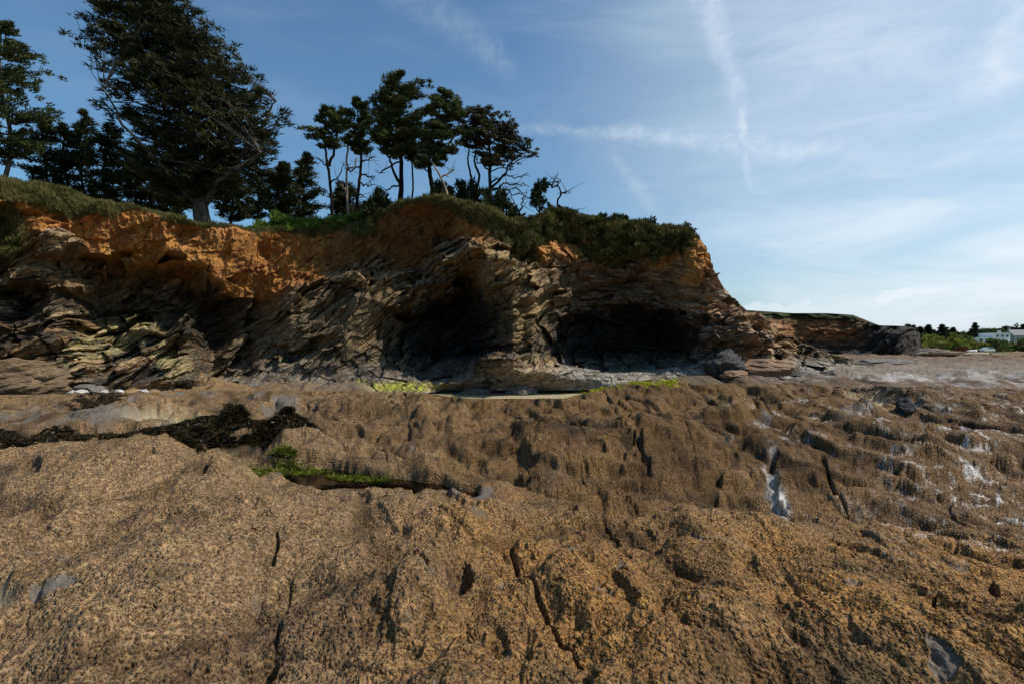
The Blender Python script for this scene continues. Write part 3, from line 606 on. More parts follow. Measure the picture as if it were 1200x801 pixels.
def build_cliff():
    ncol, nrow = 1560, 460
    px, py, D = view_field(CL, -300, 1000, ncol, nrow, 4, 15)
    X = (px-600)/FP*D; Z = H+(HY-py)/FP*D; Y = D.copy()
    # rugged edge
    # dip of the beds changes along the cliff
    xs = np.linspace(-25, 20, 200); dip = np.interp(xs, [-25, -14, -9, -4, 1, 4, 8, 12, 20], [.55, .5, .75, .70, .35, .05, -.12, -.35, -.2])
    hx = np.concatenate([[0], np.cumsum((dip[1:]+dip[:-1])/2*np.diff(xs))])
    S = Z-np.interp(X, xs, hx)-.15*Y+.5*fbm(X*.25, Z*.25, Y*.25, 3, 200)
    # where soil and gravel lie over rock
    soil_lo = np.interp(px[0], [-300, 0, 60, 120, 200, 250, 305, 340, 400, 450, 500, 540, 570, 600, 640, 680, 740, 790, 812, 835, 1000], [300, 270, 284, 306, 322, 334, 362, 335, 318, 305, 298, 282, 280, 272, 300, 312, 300, 318, 335, 300, 330])[None]
    nb = fbm(X*.45, Z*.6, Y*.45, 4, 210)
    soil = 1-sm(py-soil_lo+nb*46, -12, 16)
    d = 0; n_ = fbm(X*.5, Z*.5, Y*.5, 3, 299)
    s1, i1 = strata(X, Y, Z, S, 1.0, .6, .95, 220)
    s2, i2 = strata(X, Y, Z, S, 1.0, 1.5, .33, 230)
    s3, i3 = strata(X, Y, Z, S, 1.0, 3.0, .11, 240)
    F1, FE, cid = worley(S*1.5+.2*fbm(X, Z, Y, 3, 251), (X+.4*Y+.3*Z)*.65, 250)
    F1b, FEb, cidb = worley(S*4.2, (X+.4*Y+.3*Z)*1.8, 252)
    F1c, FEc, cidc = worley(S*.45+9, (X+.4*Y-.2*Z)*.38, 254)
    A = X+.45*Y+.15*Z; wS = .35*fbm(X*.5, Z*.5, Y*.5, 3, 251)+.05*fbm(X*4, Z*4, Y*4, 3, 249); wA = .5*fbm(X*.6, Z*.6, Y*.6, 3, 253)
    fa, fea, ca_ = facets((S+wS)*.62, (A+wA)*.40, 255, 2.0); fb, feb, cb_ = facets((S+wS)*2.4, (A+wA)*.85, 256, 2.0); fc, fec, cc_ = facets((S+wS)*6.5, (A+wA)*2.2, 257, 2.0)
    rockd = (.95-.45*sm(px, 770, 820))*fa+.48*fb+.09*fc+.30*s1+.14*s2-.12*(1-sm(feb, 0, .06))+.45*fbm(X*.35, Z*.35, Y*.35, 3, 260)
    G1, GE, gid = worley(X*.9+Z*.3, Y*.9, 256); G2, GE2, gid2 = worley(X*2.6, Y*2.6+Z, 257)
    shelfd = .35*fbm(X*.8, Y*.8, Z, 4, 258)+.22*(gid-.5)+.12*(gid2-.5)-.08*(1-sm(GE, 0, .06))+.10*s3
    base_row = np.interp(px[0], sorted(CL), [CL[k][-1][0] for k in sorted(CL)])[None]
    shelf = sm(py-base_row+8*n_, -16-18*sm(px, 240, 320), -6-14*sm(px, 240, 320)); 
    rockd = lerp(rockd, shelfd*.8, shelf)
    nchunk = sm(px, 780, 830); N3, NE3, nid3 = worley(X*1.9+Z*.6, Z*2.8-X*.6, 261); N1, NE, nid = worley(X*.8+Z*.5, Z*1.3-X*.3, 259)
    rockd = rockd+nchunk*(1-shelf)*(.85*(nid-.5)*sm(NE, 0, .16)+.35*(nid3-.5)*sm(NE3, 0, .16)-.12)
    rill = fbm(X*.9, Z*.18, Y*.9, 4, 270, ridged=True)
    sold = .45*rill+.75*fbm(X*.42, Z*.42, Y*.42, 4, 272)+.14*fbm(X*3, Z*3, Y*3, 3, 274)+.10*s2+.10*(cidb-.5)+.20*(cid-.5)
    d = lerp(rockd, sold, soil)
    tt = np.linspace(0, 1, nrow)[:, None]
    slab = sm(px, 250, 330)*(1-sm(px, 440, 480))*sm(py, 330, 360)          # smooth bedding slab in the middle
    d = d*(1-.3*slab)
    d = d*sm(tt, 0, .05)*(1-.6*sm(tt, .93, 1))
    D2 = D-d*1.05
    # keep the bearing: the relief stands out towards the sea and a little upward
    nz_ = sm(px, 770, 830); X = X*(D2/D)+nz_*d*.75; Y = D2; Z = Z+.18*d+.04*fbm(X*2, Y*2, Z*2, 3, 280)*sm(tt, 0, .05)+(.45*fbm(X[0]*.5, Y[0]*.5, 0, 5, 290)*(1-sm(px[0], 800, 870)))[None]*(1-sm(tt, 0, .12))
    # the brow and the plateau behind it
    nback = 70
    yb = np.concatenate([np.linspace(.12, 3, 34), np.linspace(3.3, 46, nback-34)])
    x0, y0, z0 = X[0].copy(), Y[0].copy(), Z[0].copy()
    edge = .45*fbm(x0*.5, y0*.5, 0, 5, 290)*(1-sm(px[0], 800, 870))
    nose = sm(px[0], 800, 870)
    B = []
    for t in yb[::-1]:
        zt = z0-nose*t*.10*0-nose*(t*.22)+(1-nose)*(.10*fbm(x0*.6, (y0+t)*.6, 0, 3, 292)*min(t, 1))
        kf = .12*t                                       # everything drifts slightly inland and left
        B.append(np.stack([x0-.10*t*(x0 > 5)*0+x0*0-kf*nose, y0+t, zt-.02*t*(1-nose)*0], -1))
    B = np.array(B)
    V = np.concatenate([B, np.stack([X, Y, Z], -1)], 0)
    nr = V.shape[0]
    # ---- colours
    n = fbm(X*1.2, Z*1.2, Y*1.2, 4, 300); nf = fbm(X*5, Z*5, Y*5, 3, 302)
    bed = perlin(i2*3.1, X*.15, 0, 304); bed3 = perlin(i3*3.1, X*.3, 0, 305)
    ochre = np.array([.33, .150, .034]); redo = np.array([.26, .105, .036]); tan = np.array([.36, .235, .10])
    c_soil = lerp(ochre, redo, sm(n, -.2, .5)[..., None]); c_soil = lerp(c_soil, tan, (sm(nf+bed*.4, .1, .6)*.6)[..., None])
    c_soil = c_soil*(1-.55*(sm(px, 320, 420)*(1-sm(px, 520, 560)))[..., None])  # shadow on the middle soil wall darkened into its colour
    slate = np.array([.042, .033, .024]); grey = np.array([.31, .235, .145]); brn = np.array([.27, .160, .068])
    c_rock = lerp(slate, grey, sm(.5*bed+.9*(ca_-.5)+.9*(cb_-.5)+.5*(cc_-.5)+.5*nf, -.1, .75)[..., None])
    c_rock = lerp(c_rock, brn, (sm(n+.8*(cb_-.5), -.1, .45)*.65)[..., None])
    # weathered tan band under the soil, yellow flanks, rusty nose
    tb = 1-sm(np.abs(py-soil_lo-18+nb*14), 12, 45)
    c_rock = lerp(c_rock, np.array([.27, .185, .10]), (tb*.85*sm(bed3+nf, -.5, .3))[..., None])
    yz = np.maximum(ell(px, py, 150, 395, 80, 12, -22, .5, nf*.5)*.8, ell(px, py, 205, 415, 22, 26, 0, .5, nf)*.95)
    yz = np.maximum(yz, ell(px, py, 130, 385, 60, 6, -25, .5, nf*.5))
    c_rock = lerp(c_rock, np.array([.36, .31, .15]), (yz*.8)[..., None])
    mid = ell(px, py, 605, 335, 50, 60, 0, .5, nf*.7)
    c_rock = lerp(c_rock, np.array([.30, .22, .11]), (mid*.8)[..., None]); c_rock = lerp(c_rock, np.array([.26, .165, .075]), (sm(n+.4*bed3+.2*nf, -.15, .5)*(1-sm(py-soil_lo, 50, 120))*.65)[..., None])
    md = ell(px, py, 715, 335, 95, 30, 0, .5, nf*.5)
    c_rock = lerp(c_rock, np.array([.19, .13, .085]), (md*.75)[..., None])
    nosec = sm(px, 775, 815)*(1-sm(py, 425, 440))*(1-sm(px, 900, 950))
    c_rock = lerp(c_rock, lerp(np.array([.34, .20, .105]), np.array([.36, .29, .22]), sm(bed+nf, -.2, .5)[..., None]), (nosec*sm(n+bed3*.5, -.45, .1)*.85)[..., None])
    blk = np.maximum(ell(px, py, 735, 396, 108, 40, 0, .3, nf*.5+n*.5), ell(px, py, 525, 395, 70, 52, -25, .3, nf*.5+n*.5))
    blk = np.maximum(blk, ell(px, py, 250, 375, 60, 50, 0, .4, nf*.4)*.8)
    c_rock = lerp(c_rock, np.array([.013, .012, .012]), (blk*.93)[..., None])  # caves and left recess blackened in colour to deepen their shade
    sl2 = ell(px, py, 350, 400, 110, 50, -15, .5, nf*.3)
    c_rock = lerp(c_rock, np.array([.21, .155, .090])*(1+.5*bed3[..., None]), (sl2*.7)[..., None])
    footz = sm(py, 412, 432)*sm(px, 620, 680)
    c_rock = lerp(c_rock, np.array([.25, .225, .19])*(1+.4*nf[..., None]), (footz*.95)[..., None])
    foot2 = sm(py+6*n, 416, 434)*(1-sm(px, 600, 650))*sm(px, 225, 270)*sm(n+nf, -.6, .1)
    c_rock = lerp(c_rock, np.array([.20, .17, .135])*(1+.5*nf[..., None]), (foot2*.7)[..., None])
    pl = ell(px, py, 67, 283, 18, 10, 20, .4, nf)
    c_rock = lerp(c_rock, np.array([.50, .36, .22]), (pl*.9)[..., None]); c_soil = lerp(c_soil, np.array([.50, .36, .22]), (pl*.9)[..., None])
    c_rock = lerp(c_rock, np.array([.34, .35, .03]), (np.maximum(ell(px, py, 472, 453, 44, 6, 0, .5, nf), ell(px, py, 423, 452, 8, 7, 0, .5, nf*.5))*sm(nf, -.35, .0)*.9)[..., None])
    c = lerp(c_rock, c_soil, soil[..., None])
    # plants rooted on the brow and creeping down
    dpt = py-np.interp(px[0], sorted(CL), [CL[k][0][0] for k in sorted(CL)])[None]
    vdep = np.interp(px[0], [-300, -60, 0, 40, 80, 120, 150, 200, 300, 400, 440, 470, 500, 540, 570, 600, 630, 660, 720, 790, 815, 840, 870], [40, 40, 26, 26, 24, 12, 3, 2, 3, 8, 6, 5, 8, 15, 26, 30, 32, 28, 32, 18, 4, 1, 1])[None]
    veg = 1-sm(dpt+nb*14, vdep*.8, vdep*1.25+2)
    veg = veg*(1-sm(px, 806, 816))
    veg = np.maximum(veg, ell(px, py, 590, 268, 45, 9, 42, .5, nf*.6))
    veg = np.maximum(veg, ell(px, py, 545, 248, 70, 10, 24, .5, nf*.6)*.9)
    veg = np.maximum(veg, ell(px, py, 5, 275, 22, 28, 0, .5, nf*.6))
    veg = np.maximum(veg, ell(px, py, 745, 290, 50, 15, -8, .6, nf*1.2))
    veg = np.maximum(veg, ell(px, py, 425, 272, 14, 7, 0, .5, nf*.8))
    cv = lerp(np.array([.055, .060, .020]), np.array([.10, .085, .035]), sm(nf, -.2, .5)[..., None])
    c = lerp(c, cv, veg[..., None])
    rough = .9-.25*blk-.15*foot2
    Bc = np.broadcast_to(np.array([.085, .075, .035]), B.shape).copy()
    rockback = (nose*1.0)[None, :, None]; Bc = Bc*(1-rockback)+rockback*np.array([.33, .22, .13])
    C = np.concatenate([Bc, c], 0)
    R = np.concatenate([np.full(B.shape[:2], .9), rough], 0); BD = np.concatenate([np.broadcast_to(S[0], B.shape[:2]), S], 0); SO = np.concatenate([np.ones(B.shape[:2]), np.clip(soil+veg, 0, 1)], 0)
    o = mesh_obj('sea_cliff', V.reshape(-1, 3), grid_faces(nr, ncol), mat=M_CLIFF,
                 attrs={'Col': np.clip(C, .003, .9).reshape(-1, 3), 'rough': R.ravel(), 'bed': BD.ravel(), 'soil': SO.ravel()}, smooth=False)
    tag(o, kind='structure', label='tall cliff of orange soil over dark tilted slate beds with sea caves')
    print('cliff verts', V.size//3)
    return dict(V=V, nb=len(yb), px=px, py=py, veg=veg, X=X, Y=Y, Z=Z, x0=x0, y0=y0, z0=z0, edge=edge, nose=nose)
CLF = build_cliff()
def brow(px_):
    """a point on the brow of the cliff at that bearing"""
    j = int(np.argmin(np.abs(CLF['px'][0]-px_))); return CLF['x0'][j], CLF['y0'][j], CLF['z0'][j]
def ground_top(x, y):
    """height of the plateau at x, y"""
    j = int(np.argmin(np.abs(CLF['x0']-x)))
    t = y-CLF['y0'][j]
    n = CLF['nb']; col = CLF['V'][:n+1, j]            # from far back to the brow
    return float(np.interp(y, col[::-1, 1], col[::-1, 2]))

HL = {
 820: [(363,112),(372,110),(385,109),(400,108),(424,104)],
 870: [(363,100),(369,98),(380,97.6),(400,97),(424,93)],
 900: [(365,99),(374,97),(385,95.5),(400,95),(424,92)],
 930: [(367,98),(376,97.6),(390,98.2),(405,98.4),(412,97),(424,92)],
 970: [(367,98),(377,97.8),(390,98.2),(405,98.4),(415,97),(424,92)],
 1000:[(369,98),(380,97.8),(395,98),(408,98),(424,93)],
 1015:[(375,97.6),(384,97.2),(400,97),(412,97),(424,93)],
 1030:[(381,97),(390,95.6),(405,95.6),(415,95.5),(424,92)],
 1060:[(382,97),(392,95),(405,94.8),(415,94.5),(424,92)],
 1074:[(384,98),(394,96),(405,95.6),(415,95),(424,93)],
 1079:[(392,101),(400,99),(408,98),(416,97),(424,94)],
 1081:[(408,103),(412,101),(416,100),(420,99),(424,98)],
}
def build_headland():
    ncol, nrow = 520, 130
    px, py, D = view_field(HL, 820, 1081, ncol, nrow, 4)
    X = (px-600)/FP*D; Z = H+(HY-py)/FP*D
    tt = np.linspace(0, 1, nrow)[:, None]
    S = Z-.10*X*sm(px, 990, 1080)
    s1, i1 = strata(X, D, Z, S, 1.0, .12, 1.4, 320); s2, i2 = strata(X, D, Z, S, 1.0, .3, .5, 322)
    F1, FE, cid = worley(S*.6, X*.35, 324)
    d = (1.0*s1+.8*s2+.9*(cid-.5)+1.2*fbm(X*.25, Z*.25, 0, 4, 326)+.4*fbm(X*.2, Z*.06, 0, 4, 328, ridged=True))*sm(tt, 0, .06)
    D2 = D-d; X = X*D2/D; Y = D2
    x0, y0, z0 = X[0], Y[0], Z[0]
    B = []
    for t in np.concatenate([np.linspace(.4, 4, 10), np.linspace(5, 60, 26)])[::-1]:
        B.append(np.stack([x0-.3*t*sm(px[0], 1060, 1081), y0+t, z0-.25+.2*fbm(x0*.5, (y0+t)*.5, 0, 3, 330)*min(1, t)], -1))
    B = np.array(B); V = np.concatenate([B, np.stack([X, Y, Z], -1)], 0)
    nf = fbm(X*.8, Z*1.4, 0, 4, 332)
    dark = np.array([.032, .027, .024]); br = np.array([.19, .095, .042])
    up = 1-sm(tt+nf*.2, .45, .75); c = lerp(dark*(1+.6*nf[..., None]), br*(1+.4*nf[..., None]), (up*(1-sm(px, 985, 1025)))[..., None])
    lit = ell(px, py, 908, 393, 11, 14, 0, .4, nf*.4); c = lerp(c, np.array([.30, .19, .09]), (lit*.9)[..., None])  # sunlit chunk painted as a paler patch of rock colour
    vg = 1-sm(tt+nf*.1, .10, .2); vg = vg*(1-sm(px, 1000, 1020))
    c = lerp(c, np.array([.030, .034, .013]), vg[..., None])
    Bc = np.broadcast_to(np.array([.045, .05, .02]), B.shape)
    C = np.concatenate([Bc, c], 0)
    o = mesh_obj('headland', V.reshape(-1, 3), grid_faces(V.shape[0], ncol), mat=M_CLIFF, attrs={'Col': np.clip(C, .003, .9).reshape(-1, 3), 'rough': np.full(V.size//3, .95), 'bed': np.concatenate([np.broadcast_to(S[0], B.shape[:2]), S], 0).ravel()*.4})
    tag(o, kind='structure', label='low dark headland with grassy top beyond the main cliff')
build_headland()
# ================================================================= BUILDERS FOR PLANTS AND ROCKS
class MB:
    def __init__(s): s.V = []; s.Q = []; s.T = []; s.n = 0
    def add(s, V, Q=None, T=None):
        V = np.asarray(V, float).reshape(-1, 3)
        if Q is not None and len(Q): s.Q.append(np.asarray(Q, np.int64)+s.n)
        if T is not None and len(T): s.T.append(np.asarray(T, np.int64)+s.n)
        s.V.append(V); s.n += len(V)
    def tube(s, pts, rad, sides=6):
        P = np.asarray(pts, float); R = np.asarray(rad, float); n = len(P)
        T = np.gradient(P, axis=0); T /= np.linalg.norm(T, axis=1)[:, None]+1e-9
        ref = np.array([.31, .95, .05]); U = np.cross(T, ref); U /= np.linalg.norm(U, axis=1)[:, None]+1e-9; Wv = np.cross(T, U)
        a = np.linspace(0, 2*np.pi, sides, endpoint=False)
        ring = P[:, None]+R[:, None, None]*(np.cos(a)[None, :, None]*U[:, None]+np.sin(a)[None, :, None]*Wv[:, None])
        i = np.arange(n*sides).reshape(n, sides); j = np.roll(i, -1, 1)
        s.add(ring.reshape(-1, 3), np.stack([i[:-1], j[:-1], j[1:], i[1:]], -1).reshape(-1, 4))
    def build(s, name, mat, parent=None, origin=(0, 0, 0), smooth=True):
        V = np.concatenate(s.V)-np.asarray(origin)[None]
        return mesh_obj(name, V, np.concatenate(s.Q) if s.Q else None, np.concatenate(s.T) if s.T else None, mat, parent, smooth)
def leaves(mb, C, O, size, n, leaf, wid, flat, r, up=.25, spread=.9, inward=.3):
    """n narrow leaf-like faces around every centre C, pointing along O with some scatter"""
    C = np.repeat(C, n, 0); O = np.repeat(O, n, 0); N = len(C)
    if N == 0: return
    p = r.normal(size=(N, 3)); p /= np.linalg.norm(p, axis=1)[:, None]; p *= (r.random((N, 1))**.5)*size
    p[:, 2] *= flat
    b = C+p
    d = O*(1-inward)+p/size*.9+r.normal(size=(N, 3))*spread*.5; d[:, 2] = d[:, 2]*(.5+.5*flat)+up
    d /= np.linalg.norm(d, axis=1)[:, None]+1e-9
    L = leaf*(.6+.8*r.random((N, 1)))
    w = np.cross(d, r.normal(size=(N, 3))); w /= np.linalg.norm(w, axis=1)[:, None]+1e-9; w *= wid*(.6+.8*r.random((N, 1)))
    V = np.stack([b-w-d*L*.35, b+w-d*L*.35, b+d*L*.65], 1).reshape(-1, 3)
    mb.add(V, T=np.arange(N*3).reshape(N, 3))

def leafmat(name, c1, c2, scale=1.2, rough=.75, transl=.12):
    def f(q, b, o):
        ge = q.n('ShaderNodeNewGeometry'); n = q.noise(ge.outputs['Position'], scale, 3, .6)
        rp = q.m('ADD', q.ramp(n, .3, .7), q.m('MULTIPLY', q.m('SUBTRACT', ge.outputs['Random Per Island'], .5), .5), clamp=True)
        col = q.mix(rp, c1+(1,), c2+(1,)); q.put(b.inputs['Base Color'], col)
        b.inputs['Roughness'].default_value = rough; b.inputs['Specular IOR Level'].default_value = .12
        tr = q.n('ShaderNodeBsdfTranslucent'); q.put(tr.inputs[0], col); mx = q.n('ShaderNodeMixShader'); mx.inputs[0].default_value = transl
        q.t.links.new(b.outputs[0], mx.inputs[1]); q.t.links.new(tr.outputs[0], mx.inputs[2]); q.t.links.new(mx.outputs[0], o.inputs[0])
    return pmat(name, f)
def barkmat(name, c1, c2, scale=6):
    def f(q, b, o):
        ge = q.n('ShaderNodeNewGeometry'); mp = q.n('ShaderNodeMapping'); mp.inputs['Scale'].default_value = (1, 1, .25); q.put(mp.inputs[0], ge.outputs['Position'])
        n = q.noise(mp.outputs[0], scale, 5, .65); q.put(b.inputs['Base Color'], q.mix(q.ramp(n, .3, .7), c1+(1,), c2+(1,)))
        b.inputs['Roughness'].default_value = .9; b.inputs['Specular IOR Level'].default_value = .08; bump(q, b, n, .06, .8)
    return pmat(name, f)
M_CYP = leafmat('cypress_foliage', (.014, .019, .008), (.058, .060, .021), .8)
M_PINE = leafmat('pine_needles', (.026, .038, .014), (.090, .105, .038))
M_DARKL = leafmat('shaded_foliage', (.012, .017, .007), (.045, .052, .020))
M_SPARSE = leafmat('thin_pine_needles', (.035, .036, .020), (.080, .078, .042))
M_BUSH = leafmat('bramble_leaves', (.05, .09, .016), (.16, .24, .04), 2.5, .5, .35)
M_SHRUB = leafmat('dark_shrub_leaves', (.012, .020, .007), (.045, .055, .018), 2.0)
M_BARK = barkmat('grey_bark', (.035, .030, .024), (.12, .10, .08))
M_BARKD = barkmat('dark_bark', (.006, .005, .004), (.022, .017, .013))
M_DEAD = barkmat('bleached_wood', (.16, .13, .10), (.36, .31, .25))

def P3(px, py, D, dy=0.0): return np.array([(px-600)/FP*D, D+dy, H+(HY-py)/FP*D])
def tree(name, label, group, D, trunk, env, nb, crown_mat, bark, seed, tufts=6, ts=.42, n=34, leaf=.30, wid=.045, flat=.55,
         up=.25, rise=.15, start=.35, limbs=(), bare=(), twig=.02, depth=.8, cat='tree', br=.035, spread=.9, stuffing=0, lo_r=.52):
    r = np.random.default_rng(seed); k = D/FP
    tp = [P3(p[0], p[1], D, .25*math.sin(i*1.7+seed)) for i, p in enumerate(trunk)]
    rad = [p[2] for p in trunk]
    bx, by = tp[0][0], tp[0][1]; bz = min(tp[0][2], ground_top(bx, by))-.15 if name != 'x' else tp[0][2]
    base = np.array([bx, by, bz])
    pts = [base]+tp[1:] if tp[0][2]-bz < .5 else [base]+tp
    rr = [rad[0]*1.25]+(rad[1:] if len(pts) == len(tp) else rad)
    if len(pts) == len(tp): rr = [rad[0]*1.25]+rad[1:]
    # smooth the trunk line
    A = np.array(pts); t = np.linspace(0, 1, len(A)); tt = np.linspace(0, 1, len(A)*5)
    kk = np.array([1, 2, 3, 2, 1])/9.0
    def smooth(c): 
        v = np.interp(tt, t, c); w = np.convolve(np.pad(v, 2, 'edge'), kk, 'valid'); w[0] = v[0]; w[-1] = v[-1]; return w
    TP = np.stack([smooth(A[:, i]) for i in range(3)], 1); TR = np.interp(tt, t, rr)
    TP[1:, :2] += r.normal(size=(len(TP)-1, 2))*.02*k*15
    root = empty(name, tuple(base))
    tag(root, label, cat, group)
    tb = MB(); TR[0] *= 1.3
    TR = TR*(.60 if crown_mat in (M_PINE, M_SPARSE) else .78); tb.tube(TP, TR, 9)
    LP = [(TP, TR)]
    for lb in limbs:
        l3 = np.array([P3(p[0], p[1], D, p[3] if len(p) > 3 else 0) for p in lb]); lr = np.array([p[2] for p in lb])
        t2 = np.linspace(0, 1, len(l3)); t3 = np.linspace(0, 1, len(l3)*4)
        L3 = np.stack([np.interp(t3, t2, l3[:, i]) for i in range(3)], 1); L3[1:] += r.normal(size=(len(L3)-1, 3))*.05*k*15
        tb.tube(L3, np.interp(t3, t2, lr), 6)
        if len(lb) > 2: LP.append((L3, np.interp(t3, t2, lr)))
    cb = MB(); env = np.array(env, float)
    if crown_mat in (M_PINE, M_SPARSE): nb = int(nb*.80); mid_ = env[:, 1:].mean(1, keepdims=True); env[:, 1:] = mid_+(env[:, 1:]-mid_)*1.10; lo_r = .40; tufts += 2; depth = .6; stuffing = stuffing//2
    ys = env[:, 0]; C = []; O = []
    lo, hi = ys.max(), ys.min()
    for i in range(nb):
        u = (i+r.random())/nb; py = hi+(lo-hi)*u
        L = np.interp(py, ys, env[:, 1]); R = np.interp(py, ys, env[:, 2])
        zt = H+(HY-py)/FP*D
        a = r.random()*2*np.pi
        # origin on the nearest stem, a little lower
        src, sr = LP[0] if (len(LP) == 1 or r.random() < .5) else LP[r.integers(1, len(LP))]
        tx0 = np.interp(zt, TP[:, 2], TP[:, 0])
        ca, sa = math.cos(a), math.sin(a)
        exR = (R-600)*k-tx0; exL = tx0-(L-600)*k
        ext = exR if ca > 0 else exL
        mean = max(.3, (exR+exL)/2)*depth
        reach = 1.04-(1.04-lo_r)*r.random()**1.3
        tip = np.array([tx0+ca*ext*reach, by+sa*mean*reach, zt])
        dxy = math.hypot(tip[0]-tx0, tip[1]-by)
        j = int(np.argmin(np.abs(src[:, 2]-(zt-rise*dxy-.1)))); o0 = src[j]
        m = o0*.45+tip*.55+np.array([0, 0, (-.10 if rise > 0 else .1)*dxy*.5]); m += r.normal(size=3)*.06*dxy
        s = np.linspace(0, 1, 7)[:, None]; path = (1-s)**2*o0+2*s*(1-s)*m+s*s*tip
        path[1:-1] += r.normal(size=(5, 3))*.02*dxy
        rb = min(sr[j]*.5, br*(.4+dxy/3.0)); tb.tube(path, np.linspace(max(rb, twig), twig*.6, 7), 5)
        od = tip-o0; od /= np.linalg.norm(od)+1e-9
        for q in range(tufts):
            f = start+(1-start)*(q+.6*r.random()+.2)/tufts; f = min(f, 1)
            c = np.array([np.interp(f, s[:, 0], path[:, z]) for z in range(3)])
            lat = r.normal(size=3)*np.array([1, 1, .35+.3*flat])*(.12+.20*f)*dxy*.5
            lat = lat/max(1, np.linalg.norm(lat)/(1.3*ts*1.6)); cc = c+lat*(q < tufts-1)
            if q < tufts-1 and r.random() < .6: tb.tube(np.array([c, cc]), [twig*.7, twig*.4], 3)
            C.append(cc); O.append(od)
    for _ in range(stuffing):        # twigs and foliage close to the stem
        py = hi+(lo-hi)*(.15+.85*r.random()); L = np.interp(py, ys, env[:, 1]); R = np.interp(py, ys, env[:, 2]); zt = H+(HY-py)/FP*D
        tx0 = np.interp(zt, TP[:, 2], TP[:, 0]); a = r.random()*2*np.pi; q = r.random()**.7*.68; ca = math.cos(a)
        ext = ((R-600)*k-tx0) if ca > 0 else (tx0-(L-600)*k); mean = max(.3, (R-L)*k/2)*depth
        C.append(np.array([tx0+ca*ext*q, by+math.sin(a)*mean*q, zt])); O.append(np.array([ca, math.sin(a), .1]))
    ts = ts*(.74 if crown_mat == M_CYP else .62); leaf = leaf*(.75 if crown_mat == M_CYP else .62); n = int(n*(1.1 if crown_mat == M_CYP else 1.15)); wid = wid*.72
    if C: leaves(cb, np.array(C), np.array(O), ts, n, leaf, wid, flat, r, up, spread)
    for bb in bare:                  # leafless branches
        l3 = np.array([P3(p[0], p[1], D, p[2] if len(p) > 2 else 0) for p in bb]); t2 = np.linspace(0, 1, len(l3)); t3 = np.linspace(0, 1, len(l3)*4)
        L3 = np.stack([np.interp(t3, t2, l3[:, i]) for i in range(3)], 1); L3[1:] += r.normal(size=(len(L3)-1, 3))*.05
        tb.tube(L3, np.linspace(.055, .018, len(L3)), 5)
        for q in range(6):
            i = r.integers(3, len(L3)); d = r.normal(size=3)*np.array([1, 1, .6]); d[2] += .2; tb.tube(np.array([L3[i], L3[i]+d*.22, L3[i]+d*.4+r.normal(size=3)*.08]), [.02, .014, .008], 3)
    tb.build('trunk', bark, root, base)
    if cb.n: cb.build('crown', crown_mat, root, base, smooth=False)
    return root

# ================================================================= TREES ON THE CLIFF
G_P = 'pines along the cliff top'; G_B = 'dark trees behind the cliff top'
tree('cypress_tree', 'huge dark cypress with spiky layered crown and thick grey forked trunk', None, 33.5,
     [(238, 264, .62), (236, 238, .52), (230, 205, .34), (224, 160, .26), (212, 110, .2), (200, 60, .13), (188, 10, .08), (180, -30, .04)],
     [(-32, 140, 195), (-10, 100, 215), (8, 95, 226), (20, 93, 236), (38, 97, 252), (52, 106, 264), (60, 118, 262), (68, 136, 276), (78, 108, 290), (86, 122, 292), (98, 122, 318), (106, 118, 322), (114, 108, 312), (122, 112, 326),
      (132, 122, 346), (150, 136, 342), (165, 142, 330), (185, 146, 312), (205, 150, 300), (230, 160, 290)],
     300, M_CYP, M_BARK, 3, tufts=8, ts=.50, n=28, leaf=.42, wid=.05, flat=.42, up=.12, rise=.30, start=.30, depth=.6, br=.05, spread=.7, stuffing=260, lo_r=.66,
     limbs=[[(237, 240, .3), (252, 218, .22), (285, 182, .15), (312, 140, .09), (322, 118, .04)], [(234, 242, .28), (215, 208, .2), (206, 172, .15), (212, 120, .11), (180, 70, .08), (140, 40, .05), (112, 28, .03)],
            [(235, 236, .25), (243, 200, .18, .5), (252, 150, .12, .8), (262, 100, .08, .8), (258, 62, .04, .8)], [(233, 244, .22), (222, 222, .16, -1), (200, 195, .12, -1.6), (170, 160, .07, -2), (150, 120, .04, -2)],
            [(238, 240, .2), (262, 222, .13, -1), (292, 205, .08, -1.5), (318, 190, .04, -1.5)]],
     bare=[[(236, 236), (220, 205, -.8), (206, 186, -1.4), (210, 165, -1.6)], [(240, 238), (248, 212, -.8), (246, 180, -1.2), (240, 150, -1.4)], [(240, 236), (262, 205, -.8), (270, 178, -1), (282, 150, -1)],
           [(242, 238), (275, 212, -.8), (300, 200, -1), (322, 178, -1)], [(240, 236), (256, 196, -1), (262, 160, -1.6), (258, 130, -1.6)], [(244, 230), (280, 190, -1.2), (300, 160, -1.6)]])
tree('pine_tree', 'tall green pine with pale trunk at the far left end of the cliff top', G_P, 28.5,
     [(7, 224, .20), (9, 190, .17), (8, 150, .15), (5, 110, .12), (2, 60, .08), (-2, 28, .04)],
     [(26, -14, 8), (34, -30, 22), (45, -45, 34), (58, -50, 46), (76, -50, 46), (88, -55, 58), (98, -60, 72), (110, -60, 76), (124, -60, 70), (140, -55, 62), (165, -45, 50), (185, -30, 40)],
     100, M_PINE, M_BARK, 5, tufts=7, ts=.42, n=30, leaf=.26, flat=.6, up=.3, stuffing=100)
